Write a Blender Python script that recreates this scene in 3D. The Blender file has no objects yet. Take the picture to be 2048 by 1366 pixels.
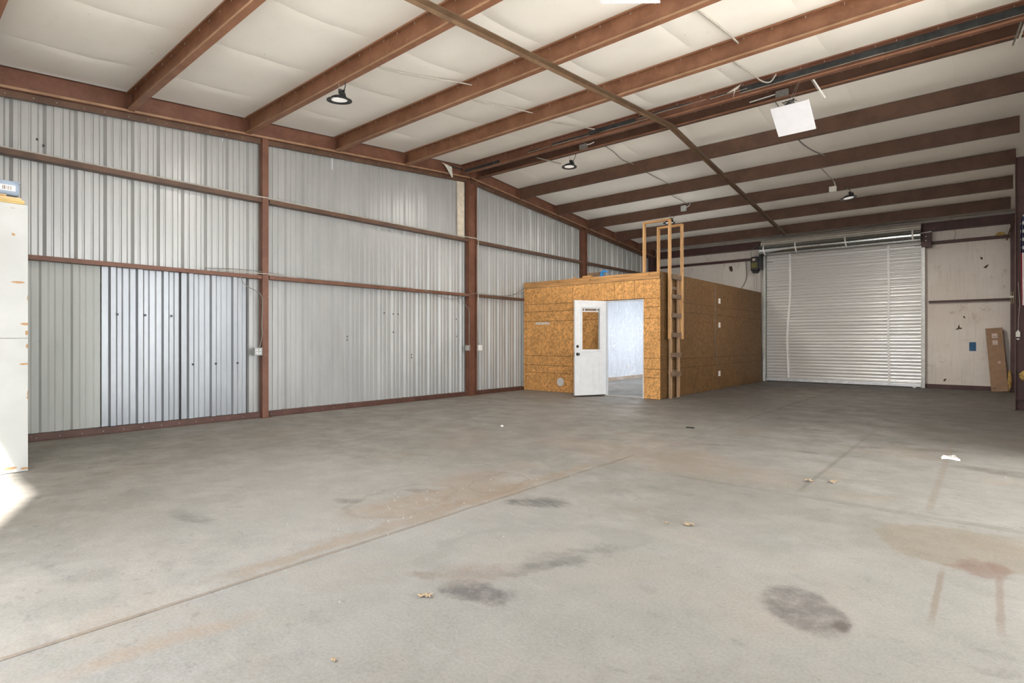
import bpy, bmesh, math, random
from mathutils import Vector, Matrix, noise as mnoise
random.seed(7)
C = bpy.context.scene.collection
S = bpy.context.scene

# ------------------------------------------------------------------ camera, sky, sun, exposure
cam_d = bpy.data.cameras.new('camera'); cam = bpy.data.objects.new('camera', cam_d); C.objects.link(cam)
cam.location = (8.65, 0.0, 1.2)
cam.rotation_euler = (math.radians(90), 0, math.radians(40.6))
cam_d.sensor_width = 36.0; cam_d.lens = 1112/2048*36; cam_d.shift_y = -2/2048
cam_d.clip_start = 0.05; cam_d.clip_end = 200
S.camera = cam
S.view_settings.view_transform = 'Standard'; S.view_settings.look = 'None'
S.view_settings.gamma = 1.0; S.view_settings.use_curve_mapping = False
S.view_settings.exposure = 0.58

XR_ = 9.35; SKY = 5.4; SUN = 18.0; SUNK = 1.0
world = bpy.data.worlds.new('sky'); S.world = world; world.use_nodes = True
bg = world.node_tree.nodes['Background']
bg.inputs[0].default_value = (0.90, 0.95, 1.0, 1); bg.inputs[1].default_value = SKY

sd = bpy.data.lights.new('sun', 'SUN'); sun = bpy.data.objects.new('sun', sd); C.objects.link(sun)
sd.energy = SUN; sd.angle = math.radians(1.6); sd.color = (1.0, 0.96, 0.90)
sun.location = (20, -20, 20)
sv = Vector((-0.943*0.745, 0.333*0.745, -0.667))
sun.rotation_euler = sv.to_track_quat('-Z', 'Y').to_euler()

def area(name, loc, rot, sx, sy, power, col, portal=False):
    d = bpy.data.lights.new(name, 'AREA'); d.shape = 'RECTANGLE'; d.size = sx; d.size_y = sy
    d.energy = power; d.color = col
    if portal: d.cycles.is_portal = True
    o = bpy.data.objects.new(name, d); C.objects.link(o); o.location = loc; o.rotation_euler = rot
    return o
# daylight enters through the open bay door of the near wall (a sampling portal, gives no light itself)
area('door_portal', (5.80, -0.62, 1.96), (math.radians(90), 0, 0), 2.6, 3.92, 1, (1, 1, 1), True)
area('added_opening_portal', (XR_+0.12, 4.7, 2.0), (math.radians(90), 0, math.radians(90)), 6.0, 4.0, 1, (1, 1, 1), True)  # portal of the added, unseen opening in the right wall

# ------------------------------------------------------------------ node helpers
class NT:
    def __init__(s, name, rough=0.6, metallic=0.0, spec=None):
        s.m = bpy.data.materials.new(name); s.m.use_nodes = True; s.t = s.m.node_tree
        s.b = s.t.nodes['Principled BSDF']
        s.b.inputs['Roughness'].default_value = rough; s.b.inputs['Metallic'].default_value = metallic
        if spec is not None: s.b.inputs['Specular IOR Level'].default_value = spec
        s._p = None
    def n(s, typ, **k):
        nd = s.t.nodes.new(typ)
        for a, v in k.items(): setattr(nd, a, v)
        return nd
    def put(s, inp, v):
        if hasattr(v, 'is_output') or isinstance(v, bpy.types.NodeSocket): s.t.links.new(v, inp)
        elif v is not None:
            if isinstance(v, (tuple, list)) and len(v) == 3 and len(inp.default_value) == 4: v = (*v, 1)
            inp.default_value = v
    def pos(s):
        if s._p is None: s._p = s.n('ShaderNodeNewGeometry').outputs['Position']
        return s._p
    def obj(s): return s.n('ShaderNodeTexCoord').outputs['Object']
    def scale(s, v, sc, rot=(0, 0, 0), loc=(0, 0, 0), typ='POINT'):
        m = s.n('ShaderNodeMapping', vector_type=typ); s.put(m.inputs['Vector'], v)
        m.inputs['Scale'].default_value = sc; m.inputs['Rotation'].default_value = rot; m.inputs['Location'].default_value = loc
        return m.outputs[0]
    def noise(s, v, sc, det=4, rough=0.55, dist=0.0, color=False):
        m = s.n('ShaderNodeTexNoise'); s.put(m.inputs['Vector'], v)
        m.inputs['Scale'].default_value = sc; m.inputs['Detail'].default_value = det
        m.inputs['Roughness'].default_value = rough; m.inputs['Distortion'].default_value = dist
        return m.outputs['Color' if color else 'Fac']
    def voro(s, v, sc, feat='F1', out='Color', rnd=1.0):
        m = s.n('ShaderNodeTexVoronoi', feature=feat); s.put(m.inputs['Vector'], v)
        m.inputs['Scale'].default_value = sc; m.inputs['Randomness'].default_value = rnd
        return m.outputs[out]
    def math(s, op, a, b=None, c=None, clamp=False):
        m = s.n('ShaderNodeMath', operation=op); m.use_clamp = clamp
        s.put(m.inputs[0], a); s.put(m.inputs[1], b); s.put(m.inputs[2], c)
        return m.outputs[0]
    def vmath(s, op, a, b=None):
        m = s.n('ShaderNodeVectorMath', operation=op); s.put(m.inputs[0], a)
        if b is not None: s.put(m.inputs[1], b)
        return m.outputs['Value' if op in ('LENGTH', 'DOT_PRODUCT') else 'Vector']
    def rng(s, v, a, b, c=0.0, d=1.0, smooth=True):
        m = s.n('ShaderNodeMapRange'); m.interpolation_type = 'SMOOTHSTEP' if smooth else 'LINEAR'
        s.put(m.inputs[0], v)
        for i, x in zip((1, 2, 3, 4), (a, b, c, d)): m.inputs[i].default_value = x
        return m.outputs[0]
    def mix(s, f, a, b, mode='MIX'):
        m = s.n('ShaderNodeMix', data_type='RGBA', blend_type=mode)
        s.put(m.inputs[0], f); s.put(m.inputs[6], a); s.put(m.inputs[7], b)
        return m.outputs[2]
    def xyz(s, v):
        m = s.n('ShaderNodeSeparateXYZ'); s.put(m.inputs[0], v); return m.outputs
    def comb(s, x, y, z):
        m = s.n('ShaderNodeCombineXYZ'); s.put(m.inputs[0], x); s.put(m.inputs[1], y); s.put(m.inputs[2], z); return m.outputs[0]
    def color(s, v): s.put(s.b.inputs['Base Color'], v); return s
    def bump(s, h, strength=0.3, dist=0.01):
        m = s.n('ShaderNodeBump'); m.inputs['Strength'].default_value = strength; m.inputs['Distance'].default_value = dist
        s.put(m.inputs['Height'], h); s.t.links.new(m.outputs[0], s.b.inputs['Normal']); return s

def plain(name, col, rough=0.5, metallic=0.0, var=0.12, sc=9.0):
    k = NT(name, rough, metallic)
    n = k.noise(k.obj(), sc, 3)
    k.color(k.mix(k.rng(n, 0.3, 0.7), tuple(c*(1-var) for c in col), tuple(min(1, c*(1+var)) for c in col)))
    return k.m

def hexc(r, g, b):
    f = lambda c: ((c/255+0.055)/1.055)**2.4 if c > 10 else c/255/12.92
    return (f(r), f(g), f(b))

# ------------------------------------------------------------------ materials
def mat_floor():
    k = NT('concrete', 0.62, 0, 0.35); p = k.pos()
    n1 = k.noise(p, 0.55, 5, 0.6); n2 = k.noise(p, 2.3, 6, 0.65); n3 = k.noise(p, 11, 5, 0.7); n4 = k.noise(p, 70, 3, 0.7)
    st = k.noise(k.scale(p, (1.0, 5.0, 1), (0, 0, 0.45)), 1.7, 6, 0.7)
    x = k.xyz(p)
    side = k.rng(x[0], 5.82, 5.86)                       # the slab left of the joint was poured from a warmer mix
    colL = k.mix(k.rng(n1, 0.3, 0.7), (0.40, 0.365, 0.325), (0.475, 0.45, 0.415))
    colR = k.mix(k.rng(n1, 0.3, 0.7), (0.345, 0.325, 0.298), (0.42, 0.402, 0.378))
    c = k.mix(side, colL, colR)
    c = k.mix(k.rng(n2, 0.35, 0.72, 0, 0.7), c, (0.30, 0.295, 0.26))
    c = k.mix(k.rng(k.noise(k.scale(p, (1, 1, 1), (0, 0, 0), (7, 3, 0)), 4.2, 6, 0.72, 0.5), 0.5, 0.66, 0, 0.45), c, (0.27, 0.255, 0.24))
    c = k.mix(k.rng(st, 0.55, 0.72, 0, 0.42), c, (0.33, 0.31, 0.28))
    c = k.mix(k.rng(st, 0.42, 0.26, 0, 0.45), c, (0.52, 0.51, 0.49))
    c = k.mix(k.rng(n3, 0.58, 0.74, 0, 0.4), c, (0.30, 0.28, 0.26))
    # sandy grit drifted over the floor
    grit = k.rng(k.noise(p, 0.9, 4, 0.6, 0.3), 0.52, 0.66, 0, 0.5)
    c = k.mix(grit, c, (0.41, 0.345, 0.28))
    # dark trodden blotches
    b = k.rng(k.noise(k.scale(p, (1, 1.4, 1)), 5.2, 3, 0.55, 0.6), 0.63, 0.71, 0, 0.52)
    c = k.mix(b, c, (0.24, 0.23, 0.215))
    b3 = k.math('MULTIPLY', k.rng(k.noise(k.scale(p, (1, 1.3, 1), (0, 0, 0.4), (2, 5, 0)), 13, 4, 0.6, 0.4), 0.60, 0.70, 0, 0.5), k.rng(k.noise(p, 1.6, 3), 0.4, 0.6))
    c = k.mix(b3, c, (0.22, 0.21, 0.20))
    b4 = k.rng(k.noise(k.scale(p, (1.2, 7.0, 1), (0, 0, -0.5)), 5, 5, 0.7), 0.60, 0.75, 0, 0.35)
    c = k.mix(b4, c, (0.24, 0.225, 0.205))
    dn = k.noise(p, 2.6, 5, 0.65, 0, True); dv = k.vmath('SUBTRACT', dn, (0.5, 0.5, 0.5))
    dn2 = k.noise(p, 14, 4, 0.65, 0, True); dv2 = k.vmath('SUBTRACT', dn2, (0.5, 0.5, 0.5))
    def warp(a, b2):
        q = k.vmath('ADD', p, k.scale(dv, (a, a, 0))); return k.vmath('ADD', q, k.scale(dv2, (b2, b2, 0)))
    w1 = warp(0.30, 0.08); w2 = warp(0.10, 0.05); w3 = warp(0.7, 0.15)
    def blob(c, w, cx, cy, rx, ry, ang, col, st, soft=0.25, tex=None):
        q = k.scale(w, (rx, ry, 1), (0, 0, math.radians(ang)), (cx, cy, 0), 'TEXTURE')
        f = k.rng(k.vmath('LENGTH', q), 1+soft, 1-soft, 0, st)
        if tex is not None: f = k.math('MULTIPLY', f, tex)
        return k.mix(f, c, col)
    def ring(c, w, cx, cy, rx, ry, ang, col, st, wd=0.08):
        q = k.scale(w, (rx, ry, 1), (0, 0, math.radians(ang)), (cx, cy, 0), 'TEXTURE')
        d = k.math('ABSOLUTE', k.math('SUBTRACT', k.vmath('LENGTH', q), 1.0))
        return k.mix(k.rng(d, wd, wd*0.2, 0, st), c, col)
    tx = k.rng(n3, 0.3, 0.62, 0.35, 1.0); tx2 = k.rng(k.noise(k.scale(p, (1, 6, 1), (0, 0, 0.9)), 6, 4, 0.7), 0.38, 0.6, 0.2, 1)
    dark = (0.15, 0.145, 0.138); purp = (0.165, 0.15, 0.145); tan = (0.30, 0.25, 0.19); red = (0.24, 0.15, 0.11); sand = (0.40, 0.295, 0.205)
    # light dusty reach in the middle
    c = blob(c, w3, 7.0, 2.4, 2.2, 1.2, 20, (0.47, 0.465, 0.45), 0.35, 0.6)
    c = blob(c, w3, 4.6, 2.6, 1.9, 1.0, 10, (0.54, 0.52, 0.49), 0.45, 0.6)
    # the named stains
    c = blob(c, w2, 8.02, 2.74, 0.235, 0.165, -58, purp, 0.80, 0.16, tx)
    c = blob(c, w2, 8.17, 2.67, 0.035, 0.05, 0, (0.10, 0.075, 0.07), 0.7, 0.5)
    c = blob(c, w1, 8.50, 4.15, 0.40, 0.38, -15, tan, 0.62, 0.08)
    c = blob(c, w2, 8.80, 4.35, 0.30, 0.22, 0, tan, 0.45, 0.12)
    c = blob(c, w1, 8.60, 3.80, 0.10, 0.13, 0, red, 0.70, 0.22, tx)
    c = blob(c, w1, 8.68, 3.86, 0.05, 0.09, 0, red, 0.6, 0.3)
    c = blob(c, w1, 8.50, 3.77, 0.04, 0.06, 0, red, 0.5, 0.4)
    c = blob(c, w1, 6.11, 3.26, 0.22, 0.12, 30, dark, 0.95, 0.35, tx2)
    c = blob(c, w1, 6.80, 1.93, 0.18, 0.10, 20, purp, 0.9, 0.30, tx)
    c = blob(c, w1, 6.85, 2.30, 0.16, 0.05, 65, dark, 0.6, 0.4, tx)
    c = blob(c, w1, 6.45, 1.85, 0.12, 0.05, 30, (0.26, 0.2, 0.16), 0.6, 0.4, tx)
    c = blob(c, w1, 6.62, 2.06, 0.20, 0.12, 35, (0.36, 0.28, 0.23), 0.6, 0.4, tx)
    c = ring(c, w3, 6.62, 2.52, 0.30, 0.62, -28, (0.27, 0.265, 0.25), 0.26, 0.25)
    c = blob(c, w3, 6.90, 2.62, 0.07, 0.30, -20, (0.20, 0.195, 0.185), 0.5, 0.5, tx2)
    c = blob(c, w1, 6.30, 2.80, 0.35, 0.28, 20, (0.36, 0.355, 0.34), 0.6, 0.5, tx2)
    c = blob(c, w1, 6.93, 2.48, 0.10, 0.05, 60, dark, 0.5, 0.4, tx)
    # water marks and washed sand beside the joint
    c = blob(c, w1, 5.52, 2.85, 0.26, 0.75, -14, sand, 0.62, 0.35, tx)
    c = blob(c, w1, 5.25, 3.45, 0.22, 0.30, 0, sand, 0.5, 0.5, tx)
    c = ring(c, w1, 5.50, 3.50, 0.22, 0.33, 20, (0.30, 0.25, 0.20), 0.5, 0.09)
    c = ring(c, w1, 5.30, 2.65, 0.30, 0.50, 10, (0.32, 0.27, 0.22), 0.4, 0.10)
    c = blob(c, w1, 5.00, 2.35, 0.12, 0.07, 20, dark, 0.55, 0.4, tx)
    c = blob(c, w1, 5.22, 2.9, 0.14, 0.06, 40, (0.24, 0.20, 0.17), 0.6, 0.4, tx)
    c = blob(c, w3, 5.95, 5.3, 1.3, 0.5, -8, (0.40, 0.31, 0.23), 0.42, 0.5)
    c = blob(c, w1, 5.10, 4.85, 0.34, 0.10, 70, (0.30, 0.29, 0.28), 0.6, 0.4, tx2)
    c = blob(c, w1, 6.85, 3.55, 0.30, 0.16, 0, (0.29, 0.26, 0.22), 0.55, 0.5, tx)
    c = blob(c, w1, 4.55, 1.45, 0.20, 0.08, 10, dark, 0.45, 0.5, tx)
    c = blob(c, w1, 2.4, 1.75, 0.22, 0.04, 60, (0.25, 0.23, 0.2), 0.5, 0.4)
    c = blob(c, w1, 0.5, 2.0, 0.6, 0.5, 0, (0.27, 0.245, 0.21), 0.5, 0.6)
    c = blob(c, w1, 6.15, 0.75, 0.35, 0.07, 82, (0.42, 0.31, 0.22), 0.5, 0.5, tx)
    # oil drops by the far end
    for (cx, cy, r1, r2, a) in ((7.15, 7.5, .22, .10, 10), (7.6, 7.3, .18, .09, 30), (6.9, 8.3, .25, .08, 0), (7.9, 7.9, .16, .10, 0), (8.2, 7.6, .20, .08, 20), (6.3, 6.4, .22, .06, 30), (6.6, 9.2, .5, .18, 0), (8.85, 6.7, .5, .14, -10), (8.3, 8.4, .18, .1, 0), (7.2, 6.6, .1, .06, 0)):
        c = blob(c, w1, cx, cy, r1, r2, a, (0.17, 0.15, 0.13), 0.68, 0.35, tx)
    c = blob(c, w3, 6.6, 14.0, 4.6, 5.5, 0, (0.075, 0.062, 0.05), 0.84, 0.5)  # far floor darkened in colour, standing in for its dim light
    # long straight marks: saw cuts and tyre streaks
    def line(c, ax, val, lo, hi, wd, col, st, skew=0.0, w=None):
        q = k.xyz(w or p); a, b2 = (q[0], q[1]) if ax == 'x' else (q[1], q[0])
        if skew: a = k.math('SUBTRACT', a, k.math('MULTIPLY', b2, skew))
        d = k.math('ABSOLUTE', k.math('SUBTRACT', a, val))
        f = k.rng(d, wd, wd*0.3, 0, st)
        f = k.math('MULTIPLY', f, k.math('MULTIPLY', k.rng(b2, lo-0.15, lo+0.15), k.rng(b2, hi+0.15, hi-0.15)))
        return k.mix(f, c, col)
    wl = warp(0.015, 0.01)
    c = line(c, 'x', 7.50, 4.85, 9.6, 0.030, (0.22, 0.20, 0.175), 0.6, 0, wl)
    c = line(c, 'x', 8.33, 4.9, 8.5, 0.035, (0.28, 0.23, 0.18), 0.5, 0, wl)
    c = line(c, 'x', 8.465, 3.0, 3.66, 0.020, (0.27, 0.20, 0.15), 0.6, 0, wl)
    c = line(c, 'x', 8.69, 3.05, 3.95, 0.022, (0.27, 0.20, 0.16), 0.6, 0, wl)
    c = line(c, 'y', 4.70, 6.5, 9.3, 0.045, (0.24, 0.22, 0.195), 0.5, 0, wl)
    c = line(c, 'x', 5.825, 0.0, 5.2, 0.018, (0.24, 0.165, 0.11), 0.55, 0, wl)
    c = line(c, 'x', 5.72, 1.2, 4.6, 0.10, (0.38, 0.275, 0.19), 0.45, 0, w1)
    for i, yy in enumerate((2.25, 2.4, 2.55, 2.7, 2.85)):
        c = blob(c, w1, 8.60+0.02*i, yy-0.05, 0.06, 0.03, 0, (0.27, 0.26, 0.25), 0.6, 0.4, tx)
    # pale chips and dark pinholes
    sp = k.rng(k.voro(p, 26, 'F1', 'Distance'), 0.055, 0.035, 0, 0.8); spn = k.rng(k.noise(p, 3, 2), 0.56, 0.66)
    c = k.mix(k.math('MULTIPLY', sp, spn), c, (0.72, 0.69, 0.64))
    sp2 = k.rng(k.voro(k.scale(p, (1, 1, 1), (0, 0, 0), (3.3, 1.7, 0)), 17, 'F1', 'Distance'), 0.075, 0.045, 0, 0.75); spn2 = k.rng(k.noise(p, 2.1, 2), 0.5, 0.62)
    c = k.mix(k.math('MULTIPLY', sp2, spn2), c, (0.16, 0.14, 0.125))
    c = k.mix(k.rng(n4, 0.3, 0.7, 0, 0.45), c, k.mix(1.0, c, (0.62, 0.60, 0.58), 'MULTIPLY'))
    c = k.mix(1.0, c, (0.70, 0.70, 0.70), 'MULTIPLY')
    k.color(c)
    k.put(k.b.inputs['Roughness'], k.rng(n2, 0.3, 0.7, 0.5, 0.78))
    k.bump(k.math('ADD', k.math('MULTIPLY', n3, 0.6), n4), 0.18, 0.004)
    return k.m

def mat_oxide(name, a, b, rough=0.5):
    k = NT(name, rough, 0, 0.4); p = k.pos()
    n = k.noise(p, 3.5, 6, 0.65); n2 = k.noise(k.scale(p, (1, 1, 3)), 16, 5, 0.7)
    c = k.mix(k.rng(n, 0.35, 0.65), a, b)
    c = k.mix(k.rng(n2, 0.55, 0.75, 0, 0.35), c, tuple(min(1, v*1.7) for v in b))
    c = k.mix(k.rng(k.noise(p, 22, 3), 0.68, 0.76, 0, 0.5), c, (0.33, 0.19, 0.09))
    k.color(c); k.bump(n2, 0.08, 0.003); return k.m

def mat_sheet(name, a, b, rough, metallic, dirt=0.35):
    k = NT(name, rough, metallic, 0.5); p = k.pos()
    n = k.noise(k.scale(p, (1, 1, 0.25)), 2.5, 5, 0.6)
    c = k.mix(k.rng(n, 0.3, 0.7), a, b)
    z = k.xyz(p)[2]
    low = k.math('MULTIPLY', k.rng(z, 1.3, 0.1), k.rng(k.noise(k.scale(p, (1, 6, 0.6)), 4, 5, 0.7), 0.5, 0.72, 0, dirt))
    c = k.mix(low, c, (0.36, 0.37, 0.33))
    sp = k.rng(k.voro(p, 9, 'F1', 'Distance'), 0.05, 0.03, 0, 0.7)
    c = k.mix(k.math('MULTIPLY', sp, k.rng(k.noise(p, 2.5, 2), 0.55, 0.62)), c, (0.2, 0.17, 0.14))
    k.color(c); return k.m

def mat_vinyl(name, a, b, dirt=(0.36, 0.28, 0.20), streak=True, amt=0.35):
    k = NT(name, 0.55, 0, 0.35); p = k.pos()
    n = k.noise(p, 0.8, 5, 0.6); c = k.mix(k.rng(n, 0.3, 0.7), a, b)
    if streak:
        s1 = k.noise(k.scale(p, (14, 14, 0.8)), 2, 4, 0.65)
        c = k.mix(k.rng(s1, 0.5, 0.72, 0, 0.4), c, tuple(v*0.72 for v in a))
    n2 = k.noise(p, 4, 6, 0.7)
    c = k.mix(k.rng(n2, 0.56, 0.78, 0, amt), c, dirt)
    sp = k.rng(k.voro(p, 5.5, 'F1', 'Distance'), 0.055, 0.025, 0, 0.85)
    c = k.mix(k.math('MULTIPLY', sp, k.rng(k.noise(p, 1.9, 2), 0.54, 0.6)), c, (0.10, 0.075, 0.05))
    k.color(c); k.bump(k.noise(k.scale(p, (8, 8, 1)), 6, 4, 0.6), 0.12, 0.006); return k.m

def mat_osb(name, hue=1.0, horiz=(), vert=(), axis=0):
    k = NT(name, 0.6, 0, 0.3); p = k.pos()
    c = None
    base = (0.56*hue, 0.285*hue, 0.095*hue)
    q = k.vmath('ADD', p, k.scale(k.vmath('SUBTRACT', k.noise(p, 10, 3, 0.6, 0, True), (0.5, 0.5, 0.5)), (0.04, 0.04, 0.04)))
    def strands(ang, sc, st):
        # rotate in the plane of the board
        rot = (0, ang, 0) if axis == 0 else (ang, 0, 0)
        scv = (st, 1, 1) if axis == 0 else (1, st, 1)
        v = k.scale(k.scale(q, (1, 1, 1), rot), scv)
        return k.xyz(k.voro(v, sc))[0]
    s1 = strands(0.5, 60, 0.28); s2 = strands(-0.7, 72, 0.25); s3 = strands(1.3, 48, 0.3)
    f = k.math('MULTIPLY', k.math('ADD', k.math('ADD', s1, s2), s3), 0.3333)
    c = k.mix(k.rng(f, 0.25, 0.75, 0, 1, False), tuple(v*0.62 for v in base), (base[0]*1.33, base[1]*1.38, base[2]*1.5))
    c = k.mix(k.rng(k.noise(p, 1.3, 4, 0.6), 0.35, 0.7, 0, 0.4), c, tuple(v*0.72 for v in base))
    c = k.mix(k.rng(k.noise(p, 24, 3, 0.6), 0.68, 0.76, 0, 0.6), c, (0.16, 0.075, 0.03))
    x = k.xyz(p); u = x[0] if axis == 0 else x[1]
    wob = k.math('MULTIPLY', k.math('SUBTRACT', k.noise(p, 1.1, 2), 0.5), 0.012)
    for z in horiz:
        d = k.math('ABSOLUTE', k.math('SUBTRACT', k.math('ADD', x[2], wob), z)); c = k.mix(k.rng(d, 0.007, 0.002, 0, 0.9), c, (0.035, 0.016, 0.008))
    for z, lo, hi in vert:
        d = k.math('ABSOLUTE', k.math('SUBTRACT', k.math('ADD', u, wob), z))
        fz = k.math('MULTIPLY', k.rng(x[2], lo-0.01, lo+0.01), k.rng(x[2], hi+0.01, hi-0.01))
        c = k.mix(k.math('MULTIPLY', k.rng(d, 0.007, 0.002, 0, 0.85), fz), c, (0.035, 0.016, 0.008))
    k.color(c); k.bump(f, 0.15, 0.004); return k.m

def mat_wood(name, col, axis=2, knots=True):
    k = NT(name, 0.6, 0, 0.3); p = k.pos()
    sc = [1, 1, 1]; sc = [9, 9, 9]; sc[axis] = 0.6
    n = k.noise(k.scale(p, tuple(sc)), 3, 4, 0.6, 0.3)
    c = k.mix(k.rng(n, 0.3, 0.7), tuple(v*0.7 for v in col), tuple(min(1, v*1.25) for v in col))
    if knots:
        kk = [1.5, 1.5, 1.5]; kk[axis] = 0.9
        d = k.voro(k.scale(p, tuple(kk)), 4.2, 'F1', 'Distance')
        c = k.mix(k.rng(d, 0.13, 0.07, 0, 0.85), c, (0.16, 0.06, 0.02))
    k.color(c); k.bump(n, 0.1, 0.003); return k.m

OX = mat_oxide('oxide_red_steel', (0.135, 0.057, 0.034), (0.185, 0.082, 0.050))
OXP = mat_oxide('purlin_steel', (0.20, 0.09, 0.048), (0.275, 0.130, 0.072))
OXF = mat_oxide('shaded_purlin_steel', (0.085, 0.044, 0.029), (0.120, 0.062, 0.040))  # purlin paint darkened: shade of the far slope put into the colour
OXS = mat_oxide('strut_steel', (0.115, 0.07, 0.04), (0.17, 0.105, 0.06))
OXB = mat_oxide('base_channel_steel', (0.075, 0.032, 0.022), (0.105, 0.048, 0.034))
PALELIP = mat_oxide('pale_lip_steel', (0.27, 0.155, 0.085), (0.36, 0.22, 0.13))  # paler tan steel for the lower lips
OXD = mat_oxide('dark_maroon_steel', (0.070, 0.034, 0.031), (0.100, 0.050, 0.046))
OXG = mat_oxide('girt_steel', (0.085, 0.045, 0.028), (0.13, 0.07, 0.042))
SHEET = mat_sheet('painted_wall_sheet', (0.37, 0.372, 0.362), (0.435, 0.437, 0.425), 0.36, 0.25)
SHEETG = mat_sheet('greenish_wall_sheet', (0.35, 0.365, 0.335), (0.41, 0.425, 0.395), 0.42, 0.0, 0.8)
GALV = mat_sheet('new_galvalume_sheet', (0.27, 0.28, 0.295), (0.33, 0.345, 0.36), 0.36, 0.45, 0.2)
CEILM = mat_vinyl('ceiling_vinyl', (0.83, 0.795, 0.73), (0.88, 0.85, 0.79), (0.55, 0.45, 0.33), False, 0.18)
FARV = mat_vinyl('far_wall_vinyl', (0.74, 0.67, 0.60), (0.82, 0.76, 0.70), (0.38, 0.28, 0.19), True, 0.55)
WHITEV = plain('white_liner', (0.80, 0.82, 0.85), 0.45, 0, 0.05)
BLACK = plain('black_plastic', (0.018, 0.018, 0.018), 0.45)
BLACKT = plain('black_felt_strip', (0.030, 0.033, 0.034), 0.7, 0, 0.4)
GREYT = plain('grey_edge', (0.42, 0.36, 0.30), 0.6)
STEEL = plain('galvanised_steel', (0.50, 0.50, 0.47), 0.38, 0.75, 0.15, 25)
WIRE = plain('white_cable', (0.42, 0.39, 0.34), 0.5)
WIREG = plain('grey_cable', (0.20, 0.19, 0.17), 0.5)
WHITEP = plain('white_plastic', (0.78, 0.77, 0.74), 0.4, 0, 0.04)
DOORW = plain('white_door_paint', (0.82, 0.83, 0.84), 0.4, 0, 0.03)
LENS = plain('lamp_lens', (0.80, 0.79, 0.76), 0.25, 0, 0.05, 60)
LENS.node_tree.nodes['Principled BSDF'].inputs['Emission Color'].default_value = (1, 0.96, 0.9, 1)
LENS.node_tree.nodes['Principled BSDF'].inputs['Emission Strength'].default_value = 0.25
CARD = plain('cardboard', (0.32, 0.20, 0.12), 0.75, 0, 0.1)
LABELM = plain('paper_label', (0.62, 0.50, 0.43), 0.6, 0, 0.05)
PRINT = plain('dark_print', (0.14, 0.09, 0.07), 0.6)
BLUET = plain('blue_tape', (0.015, 0.10, 0.22), 0.5, 0, 0.2)
BLUEC = plain('blue_clamp', (0.02, 0.22, 0.55), 0.4)
WOODV = mat_wood('new_pine_upright', (0.60, 0.35, 0.155), 2)
WOODX = mat_wood('new_pine_board', (0.55, 0.295, 0.115), 0)
WOODG = mat_wood('weathered_lumber', (0.20, 0.135, 0.09), 1, False)
WOODR = mat_wood('rail_lumber', (0.42, 0.27, 0.16), 2, True)

OSBF = mat_osb('osb_front_lit', 1.3, (0.436, 0.613, 0.836, 1.658, 1.887, 2.062), ((1.47, 0.0, 2.46), (0.10, 0, 2.46), (2.55, 2.08, 2.46), (2.78, 2.08, 2.46), (3.02, 2.08, 2.46)), 0)  # brighter copy of the board colour for the lit front
OSBS = mat_osb('osb_side_shaded', 0.27, (0.607, 0.80, 1.815, 2.023), ((11.72, 0.0, 2.6), (10.95, 0, 2.6)), 1)  # same board, colour darkened to carry the shade of this side

def mat_cabinet():
    k = NT('white_painted_plywood', 0.5, 0, 0.35); p = k.pos()
    c = k.mix(k.rng(k.noise(p, 1.5, 4), 0.3, 0.7), (0.47, 0.48, 0.465), (0.56, 0.57, 0.56))
    w = k.noise(k.scale(p, (1, 2.2, 14)), 3.2, 4, 0.6)
    chip = k.math('MULTIPLY', k.rng(w, 0.70, 0.73), k.rng(k.noise(p, 1.3, 2), 0.5, 0.56))
    c = k.mix(chip, c, (0.42, 0.24, 0.09))
    c = k.mix(k.rng(k.noise(k.scale(p, (1, 1.5, 8)), 6, 5, 0.7), 0.62, 0.75, 0, 0.35), c, (0.45, 0.44, 0.40))
    for (cy, cz_, ry, rz_) in ((0.915, 1.73, 0.045, 0.010), (0.97, 1.35, 0.035, 0.012), (0.955, 0.985, 0.03, 0.009), (0.885, 2.16, 0.012, 0.012), (0.975, 1.27, 0.012, 0.02), (0.98, 1.15, 0.01, 0.02), (0.985, 0.70, 0.008, 0.04), (0.86, 0.045, 0.05, 0.012), (0.96, 0.03, 0.03, 0.010), (0.985, 1.60, 0.006, 0.03)):
        q = k.scale(k.vmath('ADD', p, k.scale(k.vmath('SUBTRACT', k.noise(p, 30, 3, 0.6, 0, True), (0.5, 0.5, 0.5)), (0, 0.03, 0.012))), (1e3, ry, rz_), (0, 0, 0), (0, cy, cz_), 'TEXTURE')
        c = k.mix(k.rng(k.vmath('LENGTH', q), 1.15, 0.9, 0, 0.9), c, (0.40, 0.215, 0.075))
    k.color(c); k.bump(w, 0.05, 0.002); return k.m
CABM = mat_cabinet()

def mat_foil():
    k = NT('bubble_foil_liner', 0.38, 0.1, 0.5); p = k.pos()
    n = k.noise(k.scale(p, (1, 1.0, 0.38)), 4.2, 3, 0.55, 0.9)
    r = k.math('ABSOLUTE', k.math('SUBTRACT', n, 0.5))
    k.color(k.mix(k.rng(r, 0.0, 0.03), (0.92, 0.93, 0.95), (0.72, 0.74, 0.79)))
    k.bump(k.rng(r, 0.0, 0.05, 1, 0), 0.7, 0.02); return k.m
FOIL = mat_foil()

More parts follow.
